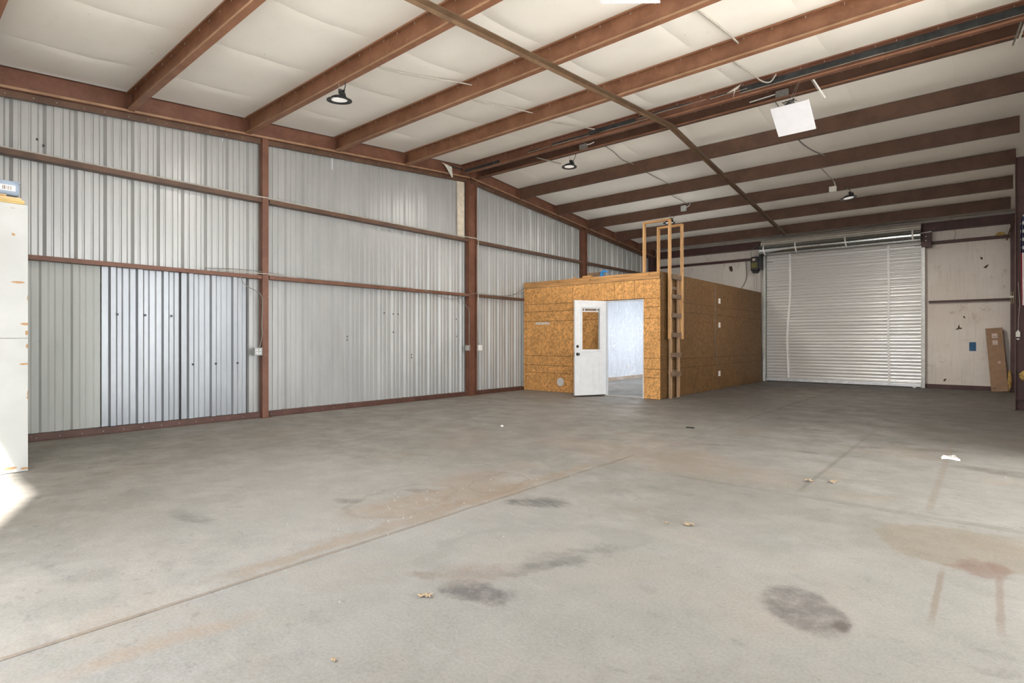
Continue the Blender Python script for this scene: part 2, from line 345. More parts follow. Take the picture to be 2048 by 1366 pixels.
def mat_slat():
    k = NT('roller_slat_steel', 0.34, 0.6, 0.5); p = k.pos()
    n = k.noise(k.scale(p, (0.4, 1, 30)), 2.0, 3, 0.6)
    k.color((0.90, 0.89, 0.88)); return k.m
SLAT = mat_slat()
STRAPM = plain('white_strap', (0.90, 0.89, 0.88), 0.5, 0, 0.03)
def mat_glass():
    k = NT('clear_glass', 0.02); k.b.inputs['Transmission Weight'].default_value = 1.0
    k.b.inputs['Base Color'].default_value = (0.86, 0.86, 0.84, 1); k.b.inputs['IOR'].default_value = 1.1; return k.m
GLASS = mat_glass()
def mat_flag():
    k = NT('flag_cloth', 0.8)
    at = k.n('ShaderNodeAttribute', attribute_name='fuv'); f = k.xyz(at.outputs['Vector'])
    st = k.math('FRACT', k.math('MULTIPLY', f[0], 6.5)); stripe = k.mix(k.math('LESS_THAN', st, 0.5), (0.75, 0.72, 0.70), (0.38, 0.02, 0.04))
    v = k.comb(k.math('MULTIPLY', f[0], 9.0), k.math('MULTIPLY', f[1], 11.0), 0.0)
    d = k.voro(v, 1.0, 'F1', 'Distance', 0.0)
    stars = k.mix(k.math('LESS_THAN', d, 0.23), (0.018, 0.02, 0.06), (0.72, 0.72, 0.72))
    k.color(k.mix(k.math('LESS_THAN', f[1], 0.42), stripe, stars)); return k.m
FLAGM = mat_flag()
FOAMY = plain('yellow_foam', (0.55, 0.36, 0.12), 0.9, 0, 0.5, 40)
LEAFM = plain('dry_leaf', (0.38, 0.285, 0.18), 0.8, 0, 0.3, 30)
PAPER = plain('crumpled_paper', (0.78, 0.77, 0.75), 0.7)

# ------------------------------------------------------------------ mesh helpers
class MB:
    def __init__(s): s.v = []; s.f = []
    def add(s, vs, fs):
        o = len(s.v); s.v += [Vector(a) for a in vs]; s.f += [tuple(i+o for i in f) for f in fs]; return s
    def box(s, x0, x1, y0, y1, z0, z1):
        v = [(x0, y0, z0), (x1, y0, z0), (x1, y1, z0), (x0, y1, z0), (x0, y0, z1), (x1, y0, z1), (x1, y1, z1), (x0, y1, z1)]
        return s.add(v, [(0, 3, 2, 1), (4, 5, 6, 7), (0, 1, 5, 4), (1, 2, 6, 5), (2, 3, 7, 6), (3, 0, 4, 7)])
    def obox(s, p0, p1, w, h, up=(0, 0, 1)):
        p0 = Vector(p0); p1 = Vector(p1); d = (p1-p0).normalized(); up = Vector(up)
        sd_ = d.cross(up).normalized(); u = sd_.cross(d).normalized()
        v = []
        for p in (p0, p1):
            for a, b in ((-1, -1), (1, -1), (1, 1), (-1, 1)): v.append(p+sd_*a*w/2+u*b*h/2)
        return s.add(v, [(0, 1, 2, 3), (7, 6, 5, 4), (0, 4, 5, 1), (1, 5, 6, 2), (2, 6, 7, 3), (3, 7, 4, 0)])
    def sweep(s, prof, pa, pb, closed=False):
        # prof: list of offset vectors applied at both ends
        n = len(prof); vs = [Vector(pa)+Vector(q) for q in prof]+[Vector(pb)+Vector(q) for q in prof]
        fs = [(i, i+1, n+i+1, n+i) for i in range(n-1)]
        if closed: fs.append((n-1, 0, n, 2*n-1)); fs += [tuple(range(n-1, -1, -1)), tuple(range(n, 2*n))]
        return s.add(vs, fs)
    def tube(s, pts, r, n=8, cap=True):
        pts = [Vector(p) for p in pts]; rings = []; nrm = None
        for i, p in enumerate(pts):
            d = (pts[min(i+1, len(pts)-1)]-pts[max(i-1, 0)]).normalized()
            if nrm is None: nrm = d.orthogonal().normalized()
            nrm = (nrm-d*nrm.dot(d)); nrm = nrm.normalized() if nrm.length > 1e-6 else d.orthogonal().normalized()
            b = d.cross(nrm)
            rr = r[i] if isinstance(r, (list, tuple)) else r
            rings.append([p+(nrm*math.cos(2*math.pi*k/n)+b*math.sin(2*math.pi*k/n))*rr for k in range(n)])
        vs = [v for rg in rings for v in rg]; fs = []
        for i in range(len(pts)-1):
            for k in range(n): fs.append((i*n+k, i*n+(k+1) % n, (i+1)*n+(k+1) % n, (i+1)*n+k))
        if cap: fs.append(tuple(range(n-1, -1, -1))); fs.append(tuple((len(pts)-1)*n+k for k in range(n)))
        return s.add(vs, fs)
    def lathe(s, prof, c, n=24):
        # prof: (radius, z)
        vs = []; fs = []; m = len(prof)
        for k in range(n):
            a = 2*math.pi*k/n
            for r, z in prof: vs.append((c[0]+r*math.cos(a), c[1]+r*math.sin(a), c[2]+z))
        for k in range(n):
            k2 = (k+1) % n
            for i in range(m-1): fs.append((k*m+i, k2*m+i, k2*m+i+1, k*m+i+1))
        return s.add(vs, fs)
    def grid(s, fn, nu, nv):
        vs = [fn(i/nu, j/nv) for j in range(nv+1) for i in range(nu+1)]
        return s.add(vs, [(j*(nu+1)+i, j*(nu+1)+i+1, (j+1)*(nu+1)+i+1, (j+1)*(nu+1)+i) for j in range(nv) for i in range(nu)])
    def build(s, name, mat, parent=None, off=None, smooth=False, bevel=0.0, solid=0.0, kind=None):
        me = bpy.data.meshes.new(name)
        if off is None: off = root_loc(parent) if parent is not None else Vector((0, 0, 0))
        me.from_pydata([v-off for v in s.v], [], s.f); me.update()
        bm = bmesh.new(); bm.from_mesh(me); bmesh.ops.remove_doubles(bm, verts=bm.verts, dist=1e-5)
        bmesh.ops.recalc_face_normals(bm, faces=bm.faces); bm.to_mesh(me); bm.free()
        me.materials.append(mat)
        o = bpy.data.objects.new(name, me); C.objects.link(o)
        if parent is not None: o.parent = parent
        else: o.location = off
        if smooth:
            for f in me.polygons: f.use_smooth = True
            me.set_sharp_from_angle(angle=math.radians(40))
        if solid: md = o.modifiers.new('thickness', 'SOLIDIFY'); md.thickness = solid; md.offset = 0
        if bevel: md = o.modifiers.new('bevel', 'BEVEL'); md.width = bevel; md.segments = 2; md.limit_method = 'ANGLE'
        if kind: o['kind'] = kind
        return o
def root_loc(o):
    while o.parent is not None: o = o.parent
    return Vector(o.location)
def tag(o, label=None, cat=None, group=None, kind=None):
    if label: o['label'] = label
    if cat: o['category'] = cat
    if group: o['group'] = group
    if kind: o['kind'] = kind
    return o
def thing(name, label, cat, loc, group=None, rot=(0, 0, 0)):
    o = bpy.data.objects.new(name, None); o.empty_display_size = 0.1; C.objects.link(o)
    o.location = loc; o.rotation_euler = rot
    return tag(o, label, cat, group)
def solo(mb, name, mat, label, cat, at, group=None, **k):
    return tag(mb.build(name, mat, None, Vector(at), **k), label, cat, group)
def struct(mb, name, mat, at=(0, 0, 0), **k):
    return tag(mb.build(name, mat, None, Vector(at), **k), kind='structure')
def copies(first, n): return first

def ceil(y): return 4.995-0.0833*abs(y-8.6)
XR = 9.35; YN = -0.5; YF = 17.6

# ------------------------------------------------------------------ setting
FLOORM = mat_floor()
fl = struct(MB().box(-0.3, XR+0.1, YN, YF+0.3, -0.16, -0.012), 'floor', FLOORM)
g = 0.004
for (x0, x1, y0, y1) in ((-0.3, 5.84-g, YN, YF+0.3), (5.84+g, XR+0.1, YN, 4.75-g), (5.84+g, XR+0.1, 4.75+g, YF+0.3)):
    MB().box(x0, x1, y0, y1, -0.012, 0.0).build('concrete_slab', FLOORM, fl, bevel=0.003)
APRON = plain('outdoor_concrete', (0.64, 0.62, 0.585), 0.8)
struct(MB().box(-14, 30, -22, YN, -0.2, -0.03).box(XR+0.1, 30, YN, 24, -0.2, -0.03), 'trim_1', APRON)

# left wall: one thin girt backing and every corrugated sheet
wl = struct(MB().box(-0.30, -0.10, YN, YF+0.2, 0, 4.2), 'wall_left', plain('wall_outer', (0.3, 0.3, 0.3)))
def rib_profile(y0, width=0.9144, back=True):
    pts = []
    n = int(round(width/0.3048))
    for i in range(n):
        b = y0+i*0.3048
        if back:
            for dy, dx in ((0, 0), (0.022, -0.036), (0.056, -0.036), (0.088, 0), (0.130, 0), (0.138, -0.011), (0.150, -0.011), (0.160, 0), (0.222, 0), (0.230, -0.011), (0.242, -0.011), (0.252, 0)):
                pts.append((b+dy, dx))
        else:
            for dy, dx in ((0, 0), (0.022, 0.030), (0.078, 0.030), (0.10, 0), (0.145, 0), (0.155, 0.006), (0.165, 0), (0.225, 0), (0.235, 0.006), (0.245, 0)):
                pts.append((b+dy, dx))
    pts.append((y0+width, 0)); return pts
def sheet(y0, z0, top, mat, x, back=True, parent=None, width=0.9144):
    pr = [q for q in rib_profile(y0, width, back)]
    m = MB(); vs = [(x+dx, y, z0) for y, dx in pr]+[(x+dx, y, top(y)) for y, dx in pr]; n = len(pr)
    m.add(vs, [(i, i+1, n+i+1, n+i) for i in range(n-1)])
    return m.build('metal_sheet', mat, parent)
y = 4.41-0.9144*6; i = 0
while y < YF:
    if y+0.9144 > YN-0.5:
        sheet(y, 0.06, lambda yy: ceil(yy)-0.03, SHEET, -0.045+0.0015*(i % 2), True, wl)
    y += 0.9144; i += 1

# near wall with the open bay door, right wall, far wall
wn = MB()
for (x0, x1, z0, z1) in ((-0.3, 4.5, 0, 4.3), (7.10, XR+0.1, 0, 4.3), (4.5, 7.10, 3.93, 4.3)): wn.box(x0, x1, YN-0.12, YN, z0, z1)
struct(wn, 'wall_near', FARV)
struct(MB().box(XR, XR+0.1, YN, 1.7, 0, 5.1).box(XR, XR+0.1, 7.7, YF+0.2, 0, 5.1).box(XR, XR+0.1, 1.7, 7.7, 4.0, 5.1), 'wall_right', FARV)  # unseen side opening added in this wall to let in more daylight
struct(MB().box(XR+0.1, 14.2, YN-0.12, YF+0.2, 4.3, 4.4).box(XR+0.1, 14.2, YN-0.12, YN, 0, 4.3), 'sun_blocking_canopy', APRON)  # unseen canopy and end wall added to keep sun out of the side opening
struct(MB().box(-0.3, XR+0.1, YF, YF+0.2, 0, 4.6), 'wall_far', FARV)

# ceiling: vinyl faced blankets
cl = MB()
cl.add([(-0.3, YN-0.1, ceil(YN)+0.08), (XR+0.1, YN-0.1, ceil(YN)+0.08), (XR+0.1, 8.6, ceil(8.6)+0.08), (-0.3, 8.6, ceil(8.6)+0.08), (XR+0.1, YF+0.2, ceil(YF)+0.08), (-0.3, YF+0.2, ceil(YF)+0.08)],
       [(0, 1, 2, 3), (3, 2, 4, 5)])
cl = struct(cl, 'ceiling', plain('roof_deck', (0.3, 0.3, 0.3)), solid=0.04)
PUR_L = [0.80, 2.32, 3.84, 5.36, 6.88]; PUR_R = [10.24, 11.76, 13.28, 14.80, 16.32]
allp = [YN]+PUR_L+[8.40, 8.88]+PUR_R+[YF]
W = 1.22
def blanket(x0, x1, ya, yb):
    def fn(u, v):
        x = x0+(x1-x0)*u; yy = ya+(yb-ya)*v
        z = ceil(yy); k_ = 0.0
        for a, b in zip(allp, allp[1:]):
            if a <= yy <= b: t = (yy-a)/(b-a); k_ = math.sin(math.pi*t)*min(1.0, max(0.0, (x-0.05)/0.8)); z -= 0.035*k_; break
        e = min(x-x0, x1-x)
        z -= 0.012*min(1, e/0.10)*k_
        nz = mnoise.noise(Vector((x*1.3, yy*2.2, 3.0))); n2 = mnoise.noise(Vector((x*0.9+yy*0.35, yy*5.5, 9.0)))
        z += (0.016*nz+0.007*n2)*k_+0.004
        return (x, yy, min(z, ceil(yy)+0.05))
    MB().grid(fn, 14, int(abs(yb-ya)/0.11)).build('insulation_blanket', CEILM, cl, smooth=True)
x = -0.25
while x < XR:
    x1 = min(x+W, XR)
    blanket(x, x1, YN-0.05, 8.6); blanket(x, x1, 8.6, YF+0.1); x += W

# base channels
struct(MB().box(-0.08, 0.03, YN, 10.46, 0, 0.085).box(0.03, 0.07, YN, 10.46, 0, 0.006), 'baseboard_left', OXB)
struct(MB().box(7.42, 9.02, YF-0.06, YF, 0, 0.10), 'baseboard_far', OXD)
# screws on the base channel
m = MB()
for k in range(44): m.box(0.03, 0.034, 0.9+k*0.22, 0.907+k*0.22, 0.035, 0.042)
tag(m.build('screw_heads', STEEL, bpy.data.objects['baseboard_left']), kind='stuff')

# ------------------------------------------------------------------ steel frame
def rafter(ya, yb, label):
    t = thing('end_rafter', label, 'beam', (0.02, ya, 0))
    # C channel open to the room, web at x=0.02
    d = 0.27
    def pt(y_, x_, dz): return (x_, y_, ceil(y_)-0.005-dz)
    m = MB()
    prof = [(0.06, 0.0), (0.016, 0.0), (0.012, 0.004), (0.012, d-0.008), (0.10, d-0.008), (0.10, d-0.03), (0.104, d-0.03), (0.104, d), (0.008, d), (0.008, 0.0)]
    vs = [pt(ya, a, b) for a, b in prof]+[pt(yb, a, b) for a, b in prof]; n = len(prof)
    m.add(vs, [(i_, i_+1, n+i_+1, n+i_) for i_ in range(n-1)]+[tuple(range(n)), tuple(range(2*n-1, n-1, -1))])
    m.build('channel', OX, t)
    q0, q1 = min(ya, yb), max(ya, yb)
    m = MB(); d2 = 0.075
    v_ = []
    for y_ in (ya, yb):
        for a_, b_ in ((0.0, d), (0.045, d), (0.045, d+d2), (0.0, d+d2)): v_.append(pt(y_, a_, b_))
    m.add(v_, [(0, 1, 2, 3), (7, 6, 5, 4), (0, 4, 5, 1), (1, 5, 6, 2), (2, 6, 7, 3), (3, 7, 4, 0)]); m.build('rake_angle', OXG, t)
    m = MB(); v_ = []
    for y_ in (ya, yb):
        for a_, b_ in ((0.100, d-0.034), (0.107, d-0.034), (0.107, d-0.006), (0.100, d-0.006)): v_.append(pt(y_, a_, b_))
    m.add(v_, [(0, 1, 2, 3), (7, 6, 5, 4), (0, 4, 5, 1), (1, 5, 6, 2), (2, 6, 7, 3), (3, 7, 4, 0)]); m.build('flange_lip', PALELIP, t)
    s_ = MB(); yy = min(ya, yb)+0.3
    while yy < max(ya, yb)-0.1:
        z = ceil(yy)-0.005-d-0.04
        s_.box(0.045, 0.050, yy, yy+0.008, z-0.004, z+0.004); yy += 0.21+0.12*random.random()
    tag(s_.build('screw_heads', STEEL, t), kind='stuff')
rafter(YN, 8.58, 'brown steel rafter along the top of the left wall from frame edge to ridge column')
rafter(8.62, YF, 'brown steel rafter descending along the left wall from ridge column to far corner')

PL = ['brown purlin nearest the camera, crossing only the top left corner',
      'brown purlin second from the near side, leaving the frame at top centre left',
      'brown purlin carrying the near black high bay lamp',
      'brown purlin between the near lamp purlin and the hanging cable bay',
      'brown purlin next before the ridge on the near slope']
PR = ['brown purlin first beyond the ridge, behind the square white panel',
      'brown purlin second beyond the ridge on the far slope',
      'brown purlin on the far slope carrying two black lamps and a white box',
      'brown purlin fourth beyond the ridge, just behind the far lamps',
      'brown purlin nearest the far wall, just above the roller door']
def purlin(yy, label, facing, depth=0.25, x0=0.03, x1=9.02, mat=None, top=None):
    top = ceil(yy)-0.012 if top is None else top; b = top-depth; s_ = facing
    t = thing('roof_purlin', label, 'beam', (x0, yy, b), 'roof purlins')
    w = 0.072
    if s_ < 0: # open toward the camera
        prof = [(0, -w, depth-0.02), (0, -w, depth), (0, 0, depth), (0, 0, 0), (0, -w, 0), (0, -w, 0.018), (0, -w+0.003, 0.018), (0, -w+0.003, 0.003), (0, -0.003, 0.003), (0, -0.003, depth-0.003), (0, -w+0.003, depth-0.003), (0, -w+0.003, depth-0.02)]
    else:
        prof = [(0, w, depth-0.02), (0, w, depth), (0, 0, depth), (0, 0, 0), (0, w, 0), (0, w, 0.018), (0, w-0.003, 0.018), (0, w-0.003, 0.003), (0, 0.003, 0.003), (0, 0.003, depth-0.003), (0, w-0.003, depth-0.003), (0, w-0.003, depth-0.02)]
    MB().sweep(prof, (x0, yy, b), (x1, yy, b), True).build('channel', mat or OXP, t)
    cy = yy-0.004 if s_ < 0 else yy-0.006
    MB().box(x0, x0+0.09, cy-0.004, cy, b+0.02, b+depth-0.02).build('end_clip', OX, t)
    # insulation screws along the top lip
    if s_ < 0:
        MB().box(x0+0.09, x1, yy-w-0.002, yy-w+0.001, b+0.002, b+0.024).build('flange_lip', PALELIP if mat is None else OXP, t)
        q = MB(); xx = 0.35
        while xx < 8.9:
            q.box(xx, xx+0.006, yy-0.05, yy-0.044, b+depth-0.045, b+depth-0.02); xx += 0.22+0.2*random.random()
        tag(q.build('screw_tips', STEEL, t), kind='stuff')
    return t
for yy, l in zip(PUR_L, PL): purlin(yy, l, -1)
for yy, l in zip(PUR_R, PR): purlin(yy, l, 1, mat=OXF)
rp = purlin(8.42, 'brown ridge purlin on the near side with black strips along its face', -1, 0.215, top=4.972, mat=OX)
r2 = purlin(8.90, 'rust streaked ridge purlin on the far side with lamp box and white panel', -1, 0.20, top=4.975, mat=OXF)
# black strips on the ridge purlin web, pale torn edges
yw = 8.415
for a, b_, za, zb in ((0.10, 1.10, 4.800, 4.868), (1.85, 2.13, 4.860, 4.878), (2.43, 3.25, 4.862, 4.895), (3.25, 4.16, 4.862, 4.928), (4.21, 5.11, 4.905, 4.925), (5.42, 5.72, 4.893, 4.908), (5.87, 7.4, 4.850, 4.930), (7.4, 9.0, 4.845, 4.935)):
    MB().box(a, b_, yw-0.006, yw, za, zb).build('black_strip', BLACKT, rp)
    MB().box(a, min(b_+0.25, 9.0), yw-0.008, yw, za-0.009, za-0.003).build('torn_edge', GREYT, rp)
# dark ridge gap liner
struct(MB().box(0.03, 9.02, 8.44, 8.86, 4.955, 4.96), 'trim_2', OXD)

# round roof strut running up and over the ridge
m = MB().sweep([(-0.042, 0, 0), (0.042, 0, 0), (0.042, 0, -0.006), (-0.036, 0, -0.006), (-0.036, 0, -0.05), (-0.042, 0, -0.05)], (4.78, YN, ceil(YN)-0.268), (4.70, 8.6, 4.735), True)
solo(m, 'roof_angle_strut', OXS, 'long brown angle iron strut crossing under the near slope purlins', 'strut', (4.74, YN, ceil(YN)-0.3))
m = MB().sweep([(-0.042, 0, 0), (0.042, 0, 0), (0.042, 0, -0.006), (-0.036, 0, -0.006), (-0.036, 0, -0.05), (-0.042, 0, -0.05)], (4.70, 8.6, 4.735), (4.47, 16.34, ceil(16.34)-0.268), True)
solo(m, 'roof_angle_strut', OXS, 'long brown angle iron strut from the ridge down to the purlin above the roller door', 'strut', (4.60, 8.6, 4.7))

# columns on the left wall
def column_box(yc, label):
    zt = ceil(yc)-0.27
    t = thing('wall_column', label, 'column', (0.0, yc, 0))
    MB().box(-0.02, 0.10, yc, yc+0.098, 0, zt).build('post', OX, t, bevel=0.004)
    MB().box(-0.02, 0.16, yc-0.03, yc+0.13, 0, 0.006).build('base_plate', OX, t)
def column_i(yc, label, x0=-0.01, x1=0.10, d=0.25, ztop=None, mat=OX, name='wall_column'):
    zt = ztop or ceil(yc)-0.27
    t = thing(name, label, 'column', (x0, yc, 0))
    MB().box(x0, x1, yc, yc+0.008, 0, zt).build('flange', mat, t)
    MB().box(x0, x1, yc+d-0.008, yc+d, 0, zt).build('flange', mat, t)
    xm = (x0+x1)/2-0.01
    MB().box(xm-0.004, xm+0.004, yc+0.008, yc+d-0.008, 0, zt).build('web', mat, t)
    MB().box(x0, x1+0.03, yc-0.02, yc+d+0.02, 0, 0.01).build('base_plate', mat, t)
    return t
column_box(4.03, 'red brown square steel column on the left wall nearest the camera')
column_i(8.54, 'tall red brown steel column on the left wall under the roof ridge')
column_i(13.0, 'brown steel column on the left wall rising behind the plywood booth', d=0.22)
column_i(17.15, 'dark steel corner column where left and far walls meet', x0=-0.01, x1=0.16, d=0.25, ztop=4.0, mat=OXD)
# column on the right edge
def right_col():
    t = thing('frame_column', 'tall purple brown steel column at the right edge beside the flag', 'column', (9.1, 12.98, 0))
    MB().box(9.0, XR-0.01, 12.95, 12.96, 0, 4.36).build('web', OXD, t)
    MB().box(9.0, 9.01, 12.88, 13.04, 0, 4.36).build('flange', OXD, t)
    MB().box(8.985, XR-0.01, 12.86, 13.06, 0, 0.012).build('base_plate', OXD, t)
    MB().box(9.0, XR-0.01, 12.87, 12.95, 0.17, 0.176).build('stiffener', OXD, t)
right_col()
column_i(17.30, 'dark steel corner column behind the leaning cardboard box', x0=9.04, x1=9.11, d=0.25, ztop=3.95, mat=OXD)

# girts on the left wall
def girt(ya, yb, z, h, label, x1=0.10, mat=OXG):
    t = thing('wall_girt', label, 'beam', (0.0, ya, z), 'left wall girts')
    prof = [(-0.03, 0, 0.018), (-0.03, 0, 0.0), (x1, 0, 0.0), (x1, 0, h), (-0.03, 0, h), (-0.03, 0, h-0.018), (-0.027, 0, h-0.018), (-0.027, 0, h-0.003), (x1-0.003, 0, h-0.003), (x1-0.003, 0, 0.003), (-0.027, 0, 0.003), (-0.027, 0, 0.018)]
    MB().sweep(prof, (0, ya, z), (0, yb, z), True).build('channel', mat, t)
    return t
girt(YN, 4.02, 3.345, 0.062, 'upper brown girt on the left wall, nearest bay')
girt(4.14, 8.53, 3.345, 0.062, 'upper brown girt on the left wall between the first column and ridge column')
girt(8.80, 12.99, 3.345, 0.062, 'upper brown girt on the left wall beyond the ridge column')
girt(13.23, 17.14, 3.345, 0.062, 'upper brown girt on the left wall behind the booth')
girt(YN, 4.02, 2.155, 0.055, 'lower brown girt on the left wall above the shiny patch sheets', mat=OX)
girt(4.14, 8.53, 2.160, 0.055, 'lower brown girt on the left wall between the first and ridge columns', mat=OX)
girt(8.80, 10.44, 2.165, 0.055, 'short lower brown girt ending at the plywood booth')
# far wall girts and eave channel
def fgirt(xa, xb, z, h, label, yd=0.08):
    t = thing('wall_girt', label, 'beam', (xa, YF, z), 'far wall girts')
    MB().box(xa, xb, YF-yd, YF-0.001, z, z+h).build('channel', OXD, t); return t
fgirt(7.5, 9.03, 2.15, 0.05, 'brown mid height girt on the far wall right of the roller door')
fgirt(7.5, 9.03, 3.62, 0.075, 'upper brown girt on the far wall right of the roller door')
fgirt(0.18, 3.45, 3.62, 0.075, 'upper brown girt on the far wall left of the roller door motor')
t = thing('eave_channel', 'dark maroon eave beam along the top of the far wall', 'beam', (0, YF-0.2, 3.93))
MB().box(0.13, XR-0.01, YF-0.20, YF-0.005, 3.945, 4.155).build('channel', OXD, t)
MB().box(0.1, XR-0.01, YF-0.23, YF-0.20, 3.945, 3.955).build('lip', OXD, t)

# shiny replacement sheets standing in front of the left wall
PATL = ['shiny galvanised ribbed patch sheet left of the dark seam on the left wall', 'shiny galvanised ribbed patch sheet right of the dark seam, beside the first column']
for k, y0 in enumerate((1.99, 2.915)):
    t = thing('patch_sheet', PATL[k], 'metal sheet', (0, y0, 0.09), 'galvanised patch sheets')
    pr = [(yy+0.075, dx) for yy, dx in rib_profile(y0-0.0, 0.9144, False)]
    pr = [(y0+0.005, 0)]+[q for q in pr if y0+0.01 < q[0] < y0+0.90]+[(y0+0.905, 0)]
    m = MB(); vs = [(-0.012+dx+0.012*k, a, 0.09) for a, dx in pr]+[(-0.012+dx+0.012*k, a, 2.155) for a, dx in pr]; n = len(pr)
    m.add(vs, [(i_, i_+1, n+i_+1, n+i_) for i_ in range(n-1)]); m.build('ribbed_sheet', GALV, t)
    hole = MB()
    for q in range(3):
        yy, zz = ((2.155+q*0.315, 1.54) if k == 0 else (3.06+q*0.31, 0.86))
        hole.box(0.031, 0.036+0.012*k, yy-0.012, yy+0.012, zz-0.014, zz+0.014)
    tag(hole.build('bolt_holes', BLACK, t), kind='stuff')
    MB().box(-0.03, 0.004, y0+0.905, y0+0.918, 0.09, 2.155).build('dark_seam', BLACK, t)
t = thing('patch_sheet', 'greenish white stained lower sheet left of the shiny patch sheets', 'metal sheet', (0, 1.05, 0.09))
m = MB(); pr = [(yy, dx*0.5) for yy, dx in rib_profile(1.07, 0.9144, False)]
vs = [(-0.03+dx, a, 0.09) for a, dx in pr]+[(-0.03+dx, a, 2.155) for a, dx in pr]; n = len(pr)
m.add(vs, [(i_, i_+1, n+i_+1, n+i_) for i_ in range(n-1)]); m.build('ribbed_sheet', SHEETG, t)
# bolt holes in the wall sheets
m = MB()
for yy, zz in ((5.62, 1.27), (5.62, 1.21), (6.42, 1.72), (6.63, 1.71), (6.75, 1.71), (6.63, 1.36), (7.08, 0.92), (7.08, 0.86), (8.30, 1.66), (8.32, 1.29), (1.36, 3.62), (1.42, 3.56)):
    m.box(-0.044, -0.040, yy-0.010, yy+0.010, zz-0.014, zz+0.014)
tag(m.build('bolt_holes', BLACK, wl), kind='stuff')
solo(MB().box(-0.03, 0.0, 8.30, 8.50, 3.42, 4.69), 'filler_board', plain('cream_board', (0.62, 0.55, 0.44), 0.6), 'narrow cream board between wall sheets and the ridge column top', 'board', (0, 8.4, 3.42))

# ------------------------------------------------------------------ roller door in the far wall
dx0, dx1, yd = 3.64, 7.36, 17.46
m = MB().box(dx0-0.09, dx0-0.03, yd-0.05, YF, 0, 3.72).box(dx0-0.03, dx0-0.012, yd-0.05, yd+0.02, 0, 3.70)
m.box(dx1+0.01, dx1+0.075, yd-0.05, YF, 0, 3.62).box(dx1-0.01, dx1+0.01, yd-0.05, yd+0.02, 0, 3.60)
d1 = struct(m, 'door_1', plain('white_track', (0.66, 0.67, 0.64), 0.4, 0.2), (dx0, yd, 0), bevel=0.004)
pitch = 0.0885; nsl = 42
meshes = []
for v in range(5):
    m = MB(); rr = random.Random(v)
    tilt = (-0.010, 0.006, 0.0, -0.004, 0.011)[v]
    pts = []
    for q in range(17):
        tt = q/16; z = tt*pitch
        pts.append((-0.026*math.sin(math.pi*tt)**0.6+0.010*math.exp(-((tt-0.5)/0.07)**2)+tilt*(tt-0.5), z))
    n = len(pts)
    m.add([(0, a, b) for a, b in pts]+[(dx1-dx0-0.02, a, b) for a, b in pts], [(i_, i_+1, n+i_+1, n+i_) for i_ in range(n-1)])
    o = m.build('slat', SLAT, None, Vector((0, 0, 0)), smooth=True); meshes.append(o.data); bpy.data.objects.remove(o)
seq = [0, 2, 2, 3, 1, 4, 1, 1, 3, 2]
for k in range(nsl):
    v = seq[(k*7+k//3) % 10]
    o = bpy.data.objects.new('slat', meshes[v]); C.objects.link(o); o.parent = d1
    o.location = (0.01, 0.0, 0.10+k*pitch)
MB().box(dx0, dx1-0.01, yd-0.035, yd+0.02, 0.02, 0.10).build('bottom_bar', plain('bright_bar', (0.72, 0.73, 0.74), 0.35, 0.4), d1, bevel=0.004)
MB().box(dx0+0.02, dx1-0.03, yd-0.02, yd+0.01, 0.0, 0.02).build('rubber_seal', BLACK, d1)
# rolled curtain above: ribbed coil with a smooth barrel in front
def xcyl(m, x0, x1, cy, cz, r, n=28, a0=0, a1=360, ribs=0):
    def fn(u, v):
        a = math.radians(a0+(a1-a0)*u); rr = r+(0.006*math.sin(u*ribs*math.pi*2) if ribs else 0)
        return (x0+(x1-x0)*v, cy+rr*math.cos(a), cz+rr*math.sin(a))
    return m.grid(fn, n, 1)
xcyl(MB(), dx0-0.07, dx1+0.01, 17.33, 3.95, 0.205, 96, 60, 250, 9).build('rolled_curtain', mat_sheet('coil_steel', (0.55, 0.52, 0.46), (0.66, 0.62, 0.56), 0.4, 0.35, 0), d1, smooth=True)
BAR = NT('barrel_steel', 0.22, 0.95); BAR.color((0.42, 0.44, 0.43)); BAR = BAR.m
xcyl(MB(), dx0-0.07, dx1+0.01, 17.10, 3.825, 0.140, 40).build('barrel', BAR, d1, smooth=True)
m = MB(); xx = dx0+0.1
while xx < dx1: m.box(xx, xx+0.004, 17.03, 17.036, 3.78, 3.84); xx += 0.107
bands = MB(); xx = dx0+0.02
while xx < dx1:
    xcyl(bands, xx, xx+0.0035, 17.10, 3.825, 0.1415, 20, 100, 270); xx += 0.105
tag(bands.build('barrel_seams', plain('seam_dark', (0.2, 0.2, 0.19), 0.5), d1), kind='stuff')
for xx in (dx0+0.02, 4.50, 5.72, 7.19):
    m = MB()
    def fn(u, v, xx=xx):
        a = math.radians(110+150*u); return (xx+0.035*v+0.05*u*(1 if xx < 6 else 0.3), 17.10+0.147*math.cos(a), 3.825+0.147*math.sin(a))
    m.grid(fn, 14, 1).build('coil_strap', STRAPM, d1, solid=0.004)
def strap(x0, x1, z0, wig):
    m = MB()
    def fn(u, v):
        z = 3.72+(z0-3.72)*v
        xx = x0+(x1-x0)*v+wig*math.sin(v*7)*math.sin(v*2.2)
        return (xx+(u-0.5)*0.055, yd-0.05-0.003*math.sin(v*90), z)
    m.grid(fn, 1, 60).build('door_strap', STRAPM, d1, solid=0.003)
strap(4.30, 4.24, 0.12, 0.035); strap(6.66, 6.68, 0.10, 0.012)
